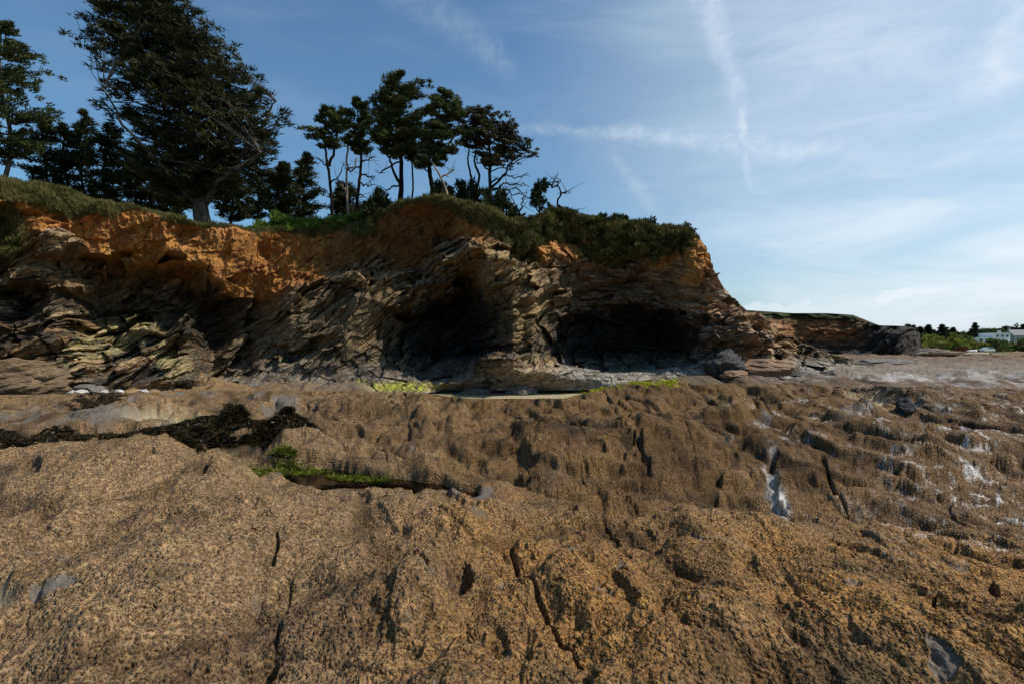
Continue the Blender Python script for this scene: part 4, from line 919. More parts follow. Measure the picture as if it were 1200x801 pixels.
bgs = [(52, 138, 30, 84, 205, 34, 'dark pine just right of the pale trunked pine'), (77, 146, 52, 106, 198, 36, 'dark pine with thin bare lower trunk, left of a pair'), (96, 128, 76, 122, 205, 37.5, 'slender dark pine with pointed top between two larger trees'),
       (124, 146, 100, 152, 222, 35, 'dull olive conifer standing left of the huge cypress'), (160, 175, 132, 192, 240, 37, 'dark low tree under the left side of the huge cypress'),
       (196, 196, 165, 222, 246, 39, 'dark tree seen left of the forked grey trunk'), (272, 200, 246, 300, 248, 40, 'dark tree seen right of the forked grey trunk'), (302, 178, 278, 322, 246, 42, 'dark tree under the right side of the huge cypress'),
       (331, 190, 302, 350, 232, 36, 'dark tree with a sunlit pale trunk above the bramble bushes'), (355, 179, 336, 378, 240, 38, 'dark conical tree between the cypress and the pines'), (401, 214, 384, 432, 246, 38, 'low dark tree behind the bleached dead trunk')]
for i, (x, t_, L, R, b_, D, lab) in enumerate(bgs):
    m = (L+R)/2
    tree('dark_tree', lab, G_B, D, [(x, 262, .12), (x+1, 230, .11), (x-1, 200, .10), (x, (t_+200)/2, .07), (x, t_+3, .04)] if t_ < 195 else [(x, 262, .12), (x+1, 240, .1), (x, t_+5, .04)],
         [(t_, x-4, x+4), (t_+(b_-t_)*.15, lerp(x, L, .5), lerp(x, R, .5)), (t_+(b_-t_)*.4, lerp(x, L, .85), lerp(x, R, .85)), (t_+(b_-t_)*.7, L, R), (b_, L, R), (256, lerp(x, L, .7), lerp(x, R, .7))],
         46, M_DARKL if i != 3 else M_CYP, M_BARK if i == 8 else M_BARKD, 30+i, tufts=6, ts=.50, n=24, leaf=.32, wid=.05, flat=.6, stuffing=70, rise=.2, lo_r=.4)
tree('pine_tree', 'pine with round crown on a forked trunk, left of the bleached dead trunk', G_P, 34,
     [(388, 256, .17), (387, 220, .14), (384, 188, .12), (381, 160, .09), (379, 130, .05)],
     [(123, 374, 388), (130, 362, 398), (140, 354, 402), (152, 356, 400), (162, 360, 398), (172, 366, 388)], 40, M_PINE, M_BARKD, 51, tufts=6, ts=.40, n=28, flat=.45, start=.3,
     limbs=[[(386, 195, .1), (394, 170, .07), (397, 145, .04)]], bare=[[(386, 200), (378, 190), (372, 186)], [(387, 215), (398, 205), (402, 190)]], stuffing=8)
tree('dead_tree', 'bleached straight dead trunk without leaves between two pines', None, 33.5,
     [(408, 258, .12), (407, 220, .11), (407, 180, .095), (409, 150, .07), (405, 146, .05)], [(150, 405, 409), (240, 405, 409)], 0, M_PINE, M_DEAD, 53, tufts=0,
     bare=[[(407, 200), (414, 194), (418, 184)], [(407, 225), (400, 216), (396, 214)], [(408, 175), (402, 168)]])
tree('pine_tree', 'slim pine with round crown just right of the bleached dead trunk', G_P, 33,
     [(418, 258, .17), (421, 220, .15), (423, 185, .12), (420, 150, .09), (419, 122, .04)],
     [(117, 414, 424), (123, 405, 434), (134, 400, 439), (150, 400, 444), (163, 404, 440), (178, 410, 436)], 42, M_PINE, M_BARKD, 54, tufts=6, ts=.38, n=32, flat=.45, start=.3, stuffing=10,
     bare=[[(422, 190), (434, 186), (440, 184)], [(422, 205), (434, 208), (440, 206)], [(421, 195), (410, 200), (404, 198)], [(421, 215), (430, 218), (438, 216)], [(422, 180), (410, 176)], [(420, 228), (428, 230)]])
tree('pine_tree', 'largest of the pines with tall dense crown on a thick straight trunk', G_P, 31.5,
     [(470, 246, .24), (470, 210, .20), (469, 170, .17), (467, 130, .12), (468, 92, .05)],
     [(86, 463, 472), (92, 454, 482), (97, 450, 500), (110, 447, 500), (122, 440, 504), (133, 434, 506), (146, 432, 508), (158, 436, 504), (168, 444, 498), (180, 452, 490)], 95, M_PINE, M_BARKD, 55, tufts=7, ts=.40, n=32, flat=.45, start=.3, stuffing=50,
     limbs=[[(470, 220, .1), (460, 195, .07), (452, 180, .05), (444, 168, .03)]], bare=[[(470, 215), (455, 222), (446, 230)], [(468, 190), (450, 200), (442, 204)]])
tree('pine_tree', 'thin straight pine stem beside the largest pine, its crown tangled with it', G_P, 33,
     [(484, 246, .10), (483, 215, .09), (482, 185, .07), (482, 150, .04)], [(148, 476, 490), (160, 470, 502), (178, 470, 506), (192, 474, 500)], 26, M_PINE, M_BARKD, 56, tufts=5, ts=.40, n=30, flat=.6, stuffing=15)
tree('pine_tree', 'pine with curved leaning trunk on the crest of the cliff mound', G_P, 30.5,
     [(512, 234, .26), (505, 215, .20), (502, 190, .17), (506, 160, .13), (515, 128, .08), (519, 106, .04)],
     [(103, 514, 524), (110, 506, 534), (118, 502, 545), (130, 500, 548), (140, 504, 556), (150, 498, 556), (162, 492, 548), (176, 488, 536), (192, 486, 522)], 80, M_PINE, M_BARKD, 57, tufts=6, ts=.38, n=30, flat=.5, start=.35, stuffing=30,
     limbs=[[(503, 195, .1), (520, 178, .07), (532, 160, .05), (540, 140, .03)]], bare=[[(504, 205), (494, 195), (488, 190)]])
tree('dead_tree', 'short dead trunk leaning across under the pines on the mound', None, 30,
     [(527, 232, .12), (520, 214, .10), (512, 200, .08), (505, 188, .05)], [(190, 500, 510), (200, 500, 510)], 0, M_PINE, M_DEAD, 58, tufts=0, bare=[[(518, 210), (528, 202), (532, 196)]])
tree('pine_tree', 'thin crooked pine with two stems and sparse crown, left of the wide open pine', G_P, 31.5,
     [(556, 240, .12), (553, 212, .10), (548, 190, .08), (550, 170, .06), (553, 155, .05), (548, 134, .03)],
     [(126, 542, 556), (134, 536, 566), (146, 534, 572), (158, 540, 574), (170, 542, 570)], 34, M_SPARSE, M_BARKD, 59, tufts=5, ts=.34, n=22, flat=.45, start=.4,
     limbs=[[(558, 225, .08), (562, 208, .07), (556, 190, .06), (560, 165, .04), (566, 150, .03)]])
tree('pine_tree', 'wide open pine with thin layered branches reaching out to the right', G_P, 31,
     [(575, 244, .18), (574, 210, .15), (574, 180, .12), (572, 150, .08), (568, 128, .04)],
     [(124, 556, 580), (130, 552, 592), (140, 550, 602), (152, 550, 600), (160, 554, 608), (168, 556, 622), (176, 558, 636), (184, 560, 634), (190, 560, 622)], 88, M_SPARSE, M_BARKD, 60, tufts=7, ts=.30, n=20, leaf=.22, flat=.30, start=.35, rise=.3, br=.03,
     limbs=[[(575, 222, .08), (590, 205, .06), (600, 188, .04), (618, 178, .025)]],
     bare=[[(575, 225), (592, 215), (608, 216), (622, 218)], [(575, 215), (590, 206), (605, 208), (618, 204)], [(575, 230), (595, 226), (612, 228), (625, 236)], [(574, 200), (560, 190), (556, 180)], [(575, 235), (592, 240), (600, 246)],
           [(574, 195), (590, 188), (604, 192)], [(575, 220), (586, 222), (600, 220), (616, 226)]])
tree('small_tree', 'small thin upright conifer on the brow beside a crooked dead branch', None, 30,
     [(632, 258, .07), (632, 240, .05), (634, 222, .04), (636, 212, .03)], [(210, 632, 640), (220, 628, 644), (232, 618, 646), (246, 618, 648)], 16, M_SHRUB, M_BARKD, 61, tufts=4, ts=.22, n=30, leaf=.20, flat=1.2, up=.8, stuffing=10,
     limbs=[[(632, 250, .04), (624, 238, .03), (622, 228, .02)]])
tree('dead_tree', 'crooked leafless dead branch standing on the brow above the cave', None, 29.8,
     [(659, 256, .10), (657, 246, .09), (652, 237, .08), (658, 228, .07), (653, 217, .06), (646, 220, .06), (649, 211, .05), (654, 205, .03)], [(205, 650, 655), (240, 650, 655)], 0, M_PINE, M_BARKD, 62, tufts=0,
     bare=[[(657, 228), (662, 226), (664, 223)], [(655, 240), (664, 248), (676, 245)], [(647, 218), (641, 214)], [(652, 217), (657, 212)]])
tree('dead_tree', 'thin bent twig leaning out below the wide open pine', None, 29.5,
     [(616, 264, .06), (610, 252, .05), (604, 240, .04), (598, 230, .03)], [(230, 590, 600), (250, 590, 600)], 0, M_PINE, M_BARKD, 63, tufts=0, bare=[[(608, 248), (612, 240), (611, 234)]])

def shrub(name, label, group, px, py, D, w, h, n, mat, seed, leaf=.22, wid=.05, ts=.28, up=.35, gz=None, cat='shrub', stem=M_BARKD):
    """a bush w metres wide and h high: leaf clumps over short stems"""
    r = np.random.default_rng(seed); x, y, z = P3(px, py, D)
    if gz is not None: z = gz
    root = empty(name, (x, y, z)); tag(root, label, cat, group)
    a = r.random(n)*2*np.pi; q = r.random(n)**.5; hh = r.random(n)**.7
    rr = q*np.sqrt(np.clip(1-hh**2*.85, .05, 1))
    lump = 1+.25*np.sin(a*3+seed)+.15*np.sin(a*5+2*seed)
    C = np.stack([np.cos(a)*rr*w/2*lump, np.sin(a)*rr*w/2*lump, hh*h*(.85+.25*np.sin(a*2+seed*1.3))], 1)
    O = C/np.array([w/2, w/2, h]); O /= np.linalg.norm(O, axis=1)[:, None]+1e-6
    cb = MB(); leaves(cb, C, O, ts, 26, leaf, wid, .8, r, up, .9)
    sb = MB()
    for i in range(0, n, max(1, n//9)):
        m = C[i]*.5; m[2] *= .8; sb.tube(np.array([[C[i][0]*.1, C[i][1]*.1, -.25], m, C[i]]), [.03*max(1, h*.6), .02*max(1, h*.6), .008], 4)
    cb.build('foliage', mat, root, smooth=False); sb.build('stem', stem, root)
    return root
GB = 'bramble bushes along the brow of the bay'
br = [(306, 262, 31.9, 1.8, .80, 'bright bramble bush nearest the huge cypress'), (328, 263, 32.3, 2.1, .95, 'bright bramble bush below the sunlit pale trunk'), (352, 264, 32.3, 2.0, .70, 'bramble bush under the dark conical tree'),
      (376, 264, 32.3, 2.0, .60, 'bramble bush below the round crowned pine'), (398, 262, 32.2, 1.8, .55, 'yellowish bramble bush in front of the bleached dead trunk'), (420, 258, 32, 1.8, .60, 'yellowish bramble bush at the foot of the slim pine')]
for i, (px, py, D, w, h, lab) in enumerate(br):
    shrub('bramble_bush', lab, GB, px, py, D, w, h, 80, M_BUSH, 80+i, gz=ground_top((px-600)/FP*D, D)-.05)
shrub('bramble_bush', 'small bramble tuft hanging on the soil below the brow', GB, 425, 277, 31.0, .9, .35, 26, M_BUSH, 90)
GS = 'dark shrubs under the pines on the mound'
for i, (px, D, w, h, lab) in enumerate([(443, 31, 1.9, 1.3, 'dark shrub at the foot of the mound, left of the thick trunk'), (520, 31.2, 1.7, 1.3, 'dark spiky shrub right of the curved leaning trunk'), (548, 31.5, 2.2, 1.9, 'taller dark shrub under the crooked two stemmed pine'),
                                     (578, 30.4, 2.1, 1.6, 'dark shrub round the foot of the wide open pine'), (600, 30, 1.3, .8, 'low dark shrub on the slope right of the pines')]):
    shrub('dark_shrub', lab, GS, px, 240, D, w, h, 70, M_SHRUB, 100+i, gz=ground_top((px-600)/FP*D, D)-.1, leaf=.3)
GN = 'low shrubs on the headland brow'
for i, (px, w, h, lab) in enumerate([(668, 1.2, .35, 'low shrub on the brow right of the crooked dead branch'), (708, 1.0, .45, 'small shrub on the brow halfway to the cliff nose'), (726, 1.1, .5, 'pair-topped small shrub right above the dark cave'),
                                    (756, 1.3, .4, 'low shrub on the flat brow near the nose'), (800, 1.4, .35, 'last low shrub before the brow drops away')]):
    x, y, z = brow(px); shrub('low_shrub', lab, GN, px, 0, y+.5, w, h, 34, M_SHRUB, 120+i, gz=z-.05, ts=.18, leaf=.16, wid=.035)

# grass and heath over the brow and the slopes
M_GRASS = leafmat('heath_grass', (.070, .080, .025), (.20, .17, .07), 1.4, .8, .2)
M_GRASSD = leafmat('heath_shrubs', (.028, .036, .012), (.17, .15, .055), 1.6, .8, .15)
def ground_cover():
    r = np.random.default_rng(77); nbk = CLF['nb']
    V = CLF['V']; pxg = CLF['px']; nrow, ncol = pxg.shape
    veg = CLF['veg']
    cand = np.argwhere(veg > .45); cand = cand[r.random(len(cand)) < min(1, 42000/len(cand))]
    P = V[nbk+cand[:, 0], cand[:, 1]]; pxc = pxg[cand[:, 0], cand[:, 1]]
    # brow strip
    rows = r.integers(nbk-24, nbk, 26000); cols = r.integers(0, ncol, 26000); ok = pxg[0, cols] < 806
    Q = V[rows[ok], cols[ok]]; pq = pxg[0, cols[ok]]
    P = np.concatenate([P, Q]); pxc = np.concatenate([pxc, pq]); P = P+r.normal(size=P.shape)*.04
    for name, sel, mat, lf, wd, ts, lab in (('cliff_grass', (pxc < 130) | ((pxc > 430) & (pxc < 625) & (r.random(len(pxc)) < .6)) | ((pxc >= 130) & (pxc < 430)), M_GRASS, .15, .012, .08, 'olive grass growing over the brow and slopes of the cliff'),
                                        ('cliff_heath', (pxc >= 600), M_GRASSD, .20, .034, .17, 'dark heath and scrub draped over the right half of the cliff top')):
        C = P[sel]; lump = fbm(C[:, 0]*1.3, C[:, 1]*1.3, C[:, 2]*1.3, 3, 400)
        C = C+np.array([0, -.05, .03])+np.array([0, -.10, .17])[None]*np.clip(lump*1.6, -.2, 1.2)[:, None]; keep = lump > (-.22 if name == 'cliff_heath' else -9); C = C[keep]
        if name == 'cliff_grass': C = C-np.array([0, 0, .06])*((pxc[sel] > 130) & (pxc[sel] < 430))[keep][:, None]
        O = np.tile(np.array([.1, -.5, .5]), (len(C), 1)); mb = MB(); leaves(mb, C, O, ts, 5, lf, wd, .6, r, .7, .9)
        o = mb.build(name, mat, smooth=False); tag(o, lab, kind='stuff')
ground_cover()
# ================================================================= THINGS ON THE SHORE
def hit(px, py, dmax=60):
    """the point of the shore seen at that place of the photograph"""
    D = np.exp(np.linspace(math.log(1.6), math.log(dmax), 700)); X = (px-600)/FP*D
    z = shore_fields(X, D, True)['z']; zr = H+(HY-py)/FP*D
    i = np.argmax(z >= zr); i = i if z[i] >= zr[i] else len(D)-1
    return np.array([X[i], D[i], z[i]])
def rockmat(name, c1, c2, sc_=6.0, layered=True):
    def f(q, b, o):
        tcn = q.n('ShaderNodeTexCoord'); mp = q.n('ShaderNodeMapping'); mp.inputs['Scale'].default_value = (1, 1, 3.5 if layered else 1); mp.inputs['Rotation'].default_value = (.15, .45, 0)
        q.put(mp.inputs[0], tcn.outputs['Object']); n = q.noise(mp.outputs[0], sc_, 7, .65, .2); n2 = q.noise(tcn.outputs['Object'], sc_*6, 4, .6)
        q.put(b.inputs['Base Color'], q.mix(q.ramp(n, .3, .7), c1+(1,), c2+(1,))); b.inputs['Roughness'].default_value = .8; b.inputs['Specular IOR Level'].default_value = .3
        bump(q, b, q.m('ADD', n, q.m('MULTIPLY', n2, .3)), .05, .9)
    return pmat(name, f)
R_BROWN = rockmat('striated_rock', (.060, .042, .026), (.20, .135, .075)); R_GREY = rockmat('grey_slate', (.05, .046, .042), (.19, .175, .16))
R_BLACK = rockmat('black_slate', (.012, .012, .014), (.06, .058, .06)); R_PALE = rockmat('pale_stone', (.30, .29, .28), (.52, .50, .48), 9, False); R_RUST = rockmat('rusty_slate', (.12, .07, .045), (.30, .19, .12))
_n = 40
_u = np.linspace(-1, 1, _n)
def rock(name, label, group, pos, size, mat, seed, rotz=0.0, planes=16, layers=.12, sink=.25, cat='boulder', dip=.5):
    r = np.random.default_rng(seed); Vs, Fs, n0 = [], [], 0
    for ax in range(3):
        for sg in (-1, 1):
            A, B = np.meshgrid(_u, _u); c = np.zeros((_n, _n, 3)); c[..., ax] = sg; c[..., (ax+1) % 3] = A*sg; c[..., (ax+2) % 3] = B
            Vs.append(c.reshape(-1, 3)); Fs.append(grid_faces(_n, _n)+n0); n0 += _n*_n
    V = np.concatenate(Vs); V /= np.linalg.norm(V, axis=1)[:, None]
    dirs = r.normal(size=(planes, 3)); dirs /= np.linalg.norm(dirs, axis=1)[:, None]
    dist = .62+.25*r.random(planes); rr = np.full(len(V), 1.0)
    for d, h in zip(dirs, dist):
        cd = V@d; rr = np.minimum(rr, np.where(cd > .05, h/np.maximum(cd, .05), 9))
    V = V*rr[:, None]; s = V[:, 2]-dip*V[:, 0]
    li = s/layers+.4*fbm(V[:, 0]*1.5, V[:, 1]*1.5, V[:, 2]*1.5, 2, seed); i = np.floor(li); f = li-i
    st = lerp(perlin(i*3.3, V[:, 0]*1.5, V[:, 1]*1.5, seed), perlin((i+1)*3.3, V[:, 0]*1.5, V[:, 1]*1.5, seed), sm(f, .8, 1))
    V = V*(1+.17*st+.09*fbm(V[:, 0]*3, V[:, 1]*3, V[:, 2]*3, 3, seed+5))[:, None]*np.asarray(size)/2
    c, s_ = math.cos(rotz), math.sin(rotz); V = np.stack([V[:, 0]*c-V[:, 1]*s_, V[:, 0]*s_+V[:, 1]*c, V[:, 2]+size[2]*(.42-sink)], 1)
    o = mesh_obj(name, V, np.concatenate(Fs), mat=mat); o.location = tuple(pos); tag(o, label, cat, group); return o
def zat(px, D): return float(shore_fields(np.array([(px-600)/FP*D]), np.array([float(D)]), False)['z'][0])
def on(px, D): return ((px-600)/FP*D, D, zat(px, D))
rock('boulder', 'big brown striated boulder at the left edge in front of the cliff foot', None, on(18, 19.5), (3.1, 2.2, 1.75), R_BROWN, 4, .3, layers=.09, sink=.12)
rock('boulder', 'squat brown boulder just below the big striated one at the left edge', None, on(12, 17.5), (1.7, 1.2, .85), R_BROWN, 9, .1, layers=.10, sink=.2)
rock('slab', 'flat grey slate slab tilted on stones below the left cliff', None, on(104, 22.5), (1.5, 1.0, .55), R_GREY, 12, -.2, layers=.2, cat='rock')
for i, (px, D, s, lab) in enumerate([(76, 22.2, .35, 'leftmost of the row of pale stones below the cliff'), (84, 21.8, .28, 'small pale stone left of the tilted slate slab'), (94, 21.5, .45, 'largest of the pale stones, in front of the tilted slab'), (122, 22, .3, 'pale stone just right of the tilted slate slab'),
                                     (140, 22.6, .35, 'pale grey stone farther right of the tilted slab'), (168, 23, .3, 'last pale stone under the yellow cliff ledge')]):
    rock('stone', lab, 'pale stones below the left cliff', on(px, D), (s*1.3, s, s*.7), R_PALE, 20+i, i*.7, 10, .3, cat='stone')
rock('boulder', 'black angular boulder with its shadow painted in at the foot of the cliff nose', None, on(846, 26.2), (2.1, 1.6, 1.8), R_BLACK, 31, .4, planes=9, layers=.22, sink=.1)  # black material stands in for the boulder's shadow face
rock('boulder', 'long rusty slab boulder lying right of the black angular one', None, on(896, 26.6), (2.9, 1.8, 1.25), R_RUST, 33, -.25, layers=.12, sink=.15, dip=-.3)
rock('boulder', 'grey layered boulder at the right end of the cliff foot', None, on(935, 28), (2.6, 1.8, .9), R_GREY, 35, -.2, layers=.12, sink=.2, dip=-.3)
rock('boulder', 'low rusty rock in front of the black angular boulder', None, on(862, 25.2), (1.6, 1.0, .5), R_RUST, 36, .1, layers=.2, sink=.3)
rock('boulder', 'dark blocky boulder against the cliff between the two caves', None, on(612, 27), (1.7, 1.1, .9), R_GREY, 37, .2, layers=.14, sink=.25)
rock('boulder', 'dark low boulder left of the sand below the first cave', None, on(556, 26.8), (1.5, 1.0, .5), R_GREY, 39, .2, layers=.2, sink=.25)
rock('rock', 'small black rock poking up from the barnacle slope on the right', None, tuple(hit(1062, 484)), (.42, .35, .42), R_BLACK, 41, .3, 12, .3, cat='rock')
rock('rock', 'dark low rock on the pale wave worn shelf far right', None, on(1036, 44), (5.5, 2.2, .9), R_GREY, 43, .1, 12, .1, cat='rock')
rock('rock', 'dark ragged rock line far off below the green shrubs', None, on(1108, 85), (11, 3, 1.2), R_BROWN, 45, .05, 12, .1, cat='rock')
rock('rock', 'brown ragged rock at the far right edge below the shrubs', None, on(1185, 80), (12, 3, 1.3), R_BROWN, 46, .05, 12, .1, cat='rock')
rock('rock', 'dark rock between the headland foot and the far beach', None, on(1085, 98), (9, 3, 1.6), R_GREY, 47, .05, 12, .1, cat='rock')

# snails in the groove and on the near hump
def snailmat(q, b, o):
    tcn = q.n('ShaderNodeTexCoord'); n = q.noise(tcn.outputs['Object'], 90, 4, .6)
    q.put(b.inputs['Base Color'], q.mix(q.ramp(n, .35, .65), (.020, .014, .009, 1), (.14, .085, .035, 1))); b.inputs['Specular IOR Level'].default_value = .15; b.inputs['Roughness'].default_value = .6; bump(q, b, n, .002, .5)
M_SNAIL = pmat('snail_shell', snailmat)
def snail(label, px, py, s, rot, seed):
    p = hit(px, py); t = np.linspace(0, 2*np.pi*3.1, 80); g_ = np.exp(-.155*t); mb = MB()
    P = np.stack([np.cos(t)*g_*.42, np.sin(t)*g_*.42, .15+.95*(1-g_)], 1); mb.tube(P*s, np.maximum(.46*g_*s, .0004), 14)
    o = mb.build('sea_snail', M_SNAIL); o.location = (p[0], p[1], p[2]+.18*s); o.rotation_euler = (rot, rot*.6, seed); tag(o, label, 'sea snail', 'sea snails on the near rock'); return o
for i, (px, py, s, rot, lab) in enumerate([(633, 757, .018, .5, 'dark snail alone a little left of the groove cluster'), (673, 764, .024, .7, 'largest dark snail in the groove, touching the one below it'), (678, 776, .022, -.4, 'dark snail just under the largest one in the groove'),
        (686, 746, .020, .9, 'brown snail at the top of the cluster beside the groove'), (680, 753, .018, .3, 'pale lipped snail second from the top of the cluster'), (684, 730, .012, .3, 'tiny yellowish snail above the groove cluster'),
        (700, 792, .030, .4, 'dark round snail at the bottom edge of the near rock'), (764, 727, .022, -.3, 'yellow topped snail alone in a bare pit of the near hump'), (657, 676, .018, .3, 'dark snail in the shaded dip above the groove'), (692, 735, .014, .6, 'small grey snail right of the tiny yellowish one'),
        (968, 722, .016, .4, 'dark snail beside a crack on the right of the near hump')]):
    snail(lab, px, py, s, rot, i*1.3)

# pools
def m_water(q, b, o):
    ge = q.n('ShaderNodeNewGeometry'); n = q.noise(ge.outputs['Position'], 9, 3, .5)
    gl = q.n('ShaderNodeBsdfGlossy'); gl.inputs['Roughness'].default_value = .04; tr = q.n('ShaderNodeBsdfTransparent'); tr.inputs[0].default_value = (.24, .18, .11, 1)
    fr = q.n('ShaderNodeFresnel'); fr.inputs[0].default_value = 1.33; bn = q.n('ShaderNodeBump'); bn.inputs['Strength'].default_value = .25; bn.inputs['Distance'].default_value = .01; q.put(bn.inputs['Height'], n)
    q.t.links.new(bn.outputs[0], gl.inputs['Normal']); q.t.links.new(bn.outputs[0], fr.inputs['Normal'])
    mx = q.n('ShaderNodeMixShader'); q.put(mx.inputs[0], fr.outputs[0]); q.t.links.new(tr.outputs[0], mx.inputs[1]); q.t.links.new(gl.outputs[0], mx.inputs[2]); q.t.links.new(mx.outputs[0], o.inputs[0])
M_WATER = pmat('pool_water', m_water)
def pool(name, cx, cy, z, rx, ry, rot=0.0, label=None):
    n = 40; a = np.linspace(0, 2*np.pi, n, endpoint=False); u = np.cos(a)*rx; v = np.sin(a)*ry
    V = np.stack([cx+u*math.cos(rot)-v*math.sin(rot), cy+u*math.sin(rot)+v*math.cos(rot), np.full(n, z)], 1); V = np.concatenate([[[cx, cy, z]], V])
    i = np.arange(1, n+1); o = mesh_obj(name, V, Ft=np.stack([np.zeros(n, int), i, np.roll(i, -1)], 1), mat=M_WATER); tag(o, label, kind='structure'); return o
pool('tide_pool_water', -1.9, 6.85, .555, 1.95, .80, -.451, 'still brown tide pool with green weed in a hollow of the rock')

M_WEED = leafmat('bladder_weed', (.008, .007, .004), (.050, .036, .016), 6, .28, .05)
M_ALG = leafmat('green_algae', (.035, .052, .006), (.15, .17, .018), 5, .5, .15)
M_YALG = leafmat('yellow_algae', (.20, .22, .01), (.42, .42, .03), 6, .6, .3)
UPF = {'green_algae': .0, 'seaweed': .02}
def scatter(name, label, polys, count, mat, leaf, wid, flat, O, zoff, n=3, ts=.05, test=None, zfix=None):
    r = np.random.default_rng(len(name)); C = []
    for (cx, cy, rx, ry, wgt) in polys:
        k = int(count*wgt); a = r.random(k)*2*np.pi; q = np.sqrt(r.random(k)); pxs = cx+np.cos(a)*q*rx; pys = cy+np.sin(a)*q*ry
        # depth where each line of sight meets the smooth ground
        D = np.full(k, 8.0); done = np.zeros(k, bool)
        for d in np.exp(np.linspace(math.log(3.5), math.log(30), 420)):
            zz = base_z(pxs, np.full(k, d)); hitm = (~done) & (zz >= H+(HY-pys)/FP*d); D[hitm] = d; done |= hitm
        C.append(np.stack([(pxs-600)/FP*D, D], 1)[done])
    C = np.concatenate(C); f = shore_fields(C[:, 0], C[:, 1], False); z = f['z']
    if test is not None: kk = test(f); C = C[kk]; z = z[kk]
    if zfix is not None: z = np.maximum(z, zfix)
    P = np.concatenate([C, (z+zoff)[:, None]], 1); P[:, 2] += r.random(len(P))*ts*.5
    mb = MB(); leaves(mb, P, np.tile(np.array(O, float), (len(P), 1)), ts, n, leaf, wid, flat, r, UPF.get(name, .15), .5 if name in UPF else 1.2); o = mb.build(name, mat, smooth=False); tag(o, label, kind='stuff'); return o
wt_ = lambda f: f['weed'] > .35
scatter('seaweed', 'blackish brown seaweed lying in the channels between the rocks', [(140, 518, 165, 14, .40), (265, 520, 80, 14, .2), (115, 486, 42, 11, .10), (15, 520, 50, 12, .08), (60, 512, 40, 9, .05), (330, 522, 70, 14, .1), (1040, 465, 66, 6, .05)],
        38000, M_WEED, .10, .012, .2, (.5, -.3, 0), .008, 3, .035, wt_)
scatter('green_algae', 'bright green filament algae along the edge of the tide pool', [(335, 563, 50, 9, .7), (420, 574, 36, 4, .3)], 3400, M_ALG, .12, .006, .25, (.9, -.35, 0), .012, 4, .02, lambda f: (f['grn'] > .3) & (fbm(f['px']*.05, f['py']*.12, 0, 3, 501) > -.05), .535)
scatter('yellow_algae', 'yellow green algae tufts on the rocks near the cliff foot', [(765, 449, 30, 8, .3), (702, 460, 26, 5, .1), (440, 453, 12, 6, .12), (470, 456, 46, 5, .38)], 2600, M_YALG, .11, .02, .5, (.2, -.4, .5), .02, 4, .08, lambda f: fbm(f['px']*.08, f['py']*.2, 0, 2, 500) > 0)

# ================================================================= FAR SHORE
def hz(x, y): return float(base_z(np.array([600+x/y*FP]), np.array([float(y)]))[0])
M_FB = leafmat('far_bush_leaves', (.09, .12, .025), (.28, .29, .06), .35, .8, .3); M_FD = leafmat('far_conifer_needles', (.012, .022, .012), (.035, .050, .022), .5)
M_FG = leafmat('far_green_leaves', (.05, .08, .028), (.14, .17, .05), .4)
def far_bush(label, group, px, py, D, w, h, mat, seed, name='shrub', cat='shrub'):
    x = (px-600)/FP*D
    return shrub(name, label, group, px, py, D, w, h, 46, mat, seed, leaf=h*.26, wid=h*.055, ts=h*.24, gz=hz(x, D)-.1, cat=cat)
GFB = 'yellow green shrubs behind the far beach'
desc = ['next to the tip of the dark headland', 'second from the headland tip', 'third from the headland tip', 'fourth from the headland tip', 'fifth from the headland tip', 'sixth from the headland tip', 'seventh from the headland tip',
        'below the tall spired tree', 'just left of the white house', 'in front of the white house', 'right of the white house front', 'below the right end of the white house', 'second from the right edge', 'at the right edge of the picture']
for i in range(14):
    px = 1080+i*9.2; D = 172+12*((i*7) % 5)/4; far_bush('rounded %s shrub, front row, %s' % ('yellow green' if i < 8 else 'mid green', desc[i]), GFB, px, 412, D, 3.6+(i*5 % 3)*.7, 2.4+(i*3 % 4)*.45, M_FB if i < 8 or i % 4 == 0 else M_FG, 600+i)
for i in range(10):
    px = 1082+i*7.5 if i < 8 else 1184+(i-8)*13; D = 212; far_bush('rounded shrub of the back row, ' + desc[i if i < 8 else i+4], 'back row of shrubs behind the far beach', px, 405, D, 4.4, (3.6+(i*3 % 4)*.5) if px < 1138 else 2.3, (M_FB if i % 3 else M_FG), 620+i)
def conifer(label, group, px, top, D, w, seed, spire=False):
    x = (px-600)/FP*D; gz = hz(x, D); zt = H+(HY-top)/FP*D; h = zt-gz; r = np.random.default_rng(seed); root = empty('conifer_tree', (x, D, gz)); tag(root, label, 'tree', group)
    tb = MB(); tb.tube(np.array([[0, 0, -.2], [.1, 0, h*.5], [0, 0, h*.97]]), [.28, .18, .04], 6); tb.build('trunk', M_BARKD, root)
    n = 120; u = r.random(n)**.8; w = w*1.35; wd = (w/2)*((1-u)**.8*(.55+.45*np.abs(np.sin(u*14+seed)))+.06); 
    if spire: wd = (w/2)*np.where(u > .6, .35*(1-u)*2.5*(.3+.7*(np.sin(u*40) > 0)), .75+.3*np.sin(u*9))
    a = r.random(n)*2*np.pi; q = .5+.5*r.random(n); C = np.stack([np.cos(a)*wd*q, np.sin(a)*wd*q, h*(.14+.84*u)], 1); O = np.stack([np.cos(a), np.sin(a), 0*a+.1], 1)
    cb = MB(); leaves(cb, C, O, h*.07, 22, h*.10, h*.016, .6, r, .2, .8); cb.build('crown', M_FD, root, smooth=False)
GC = 'dark conifers beyond the headland'
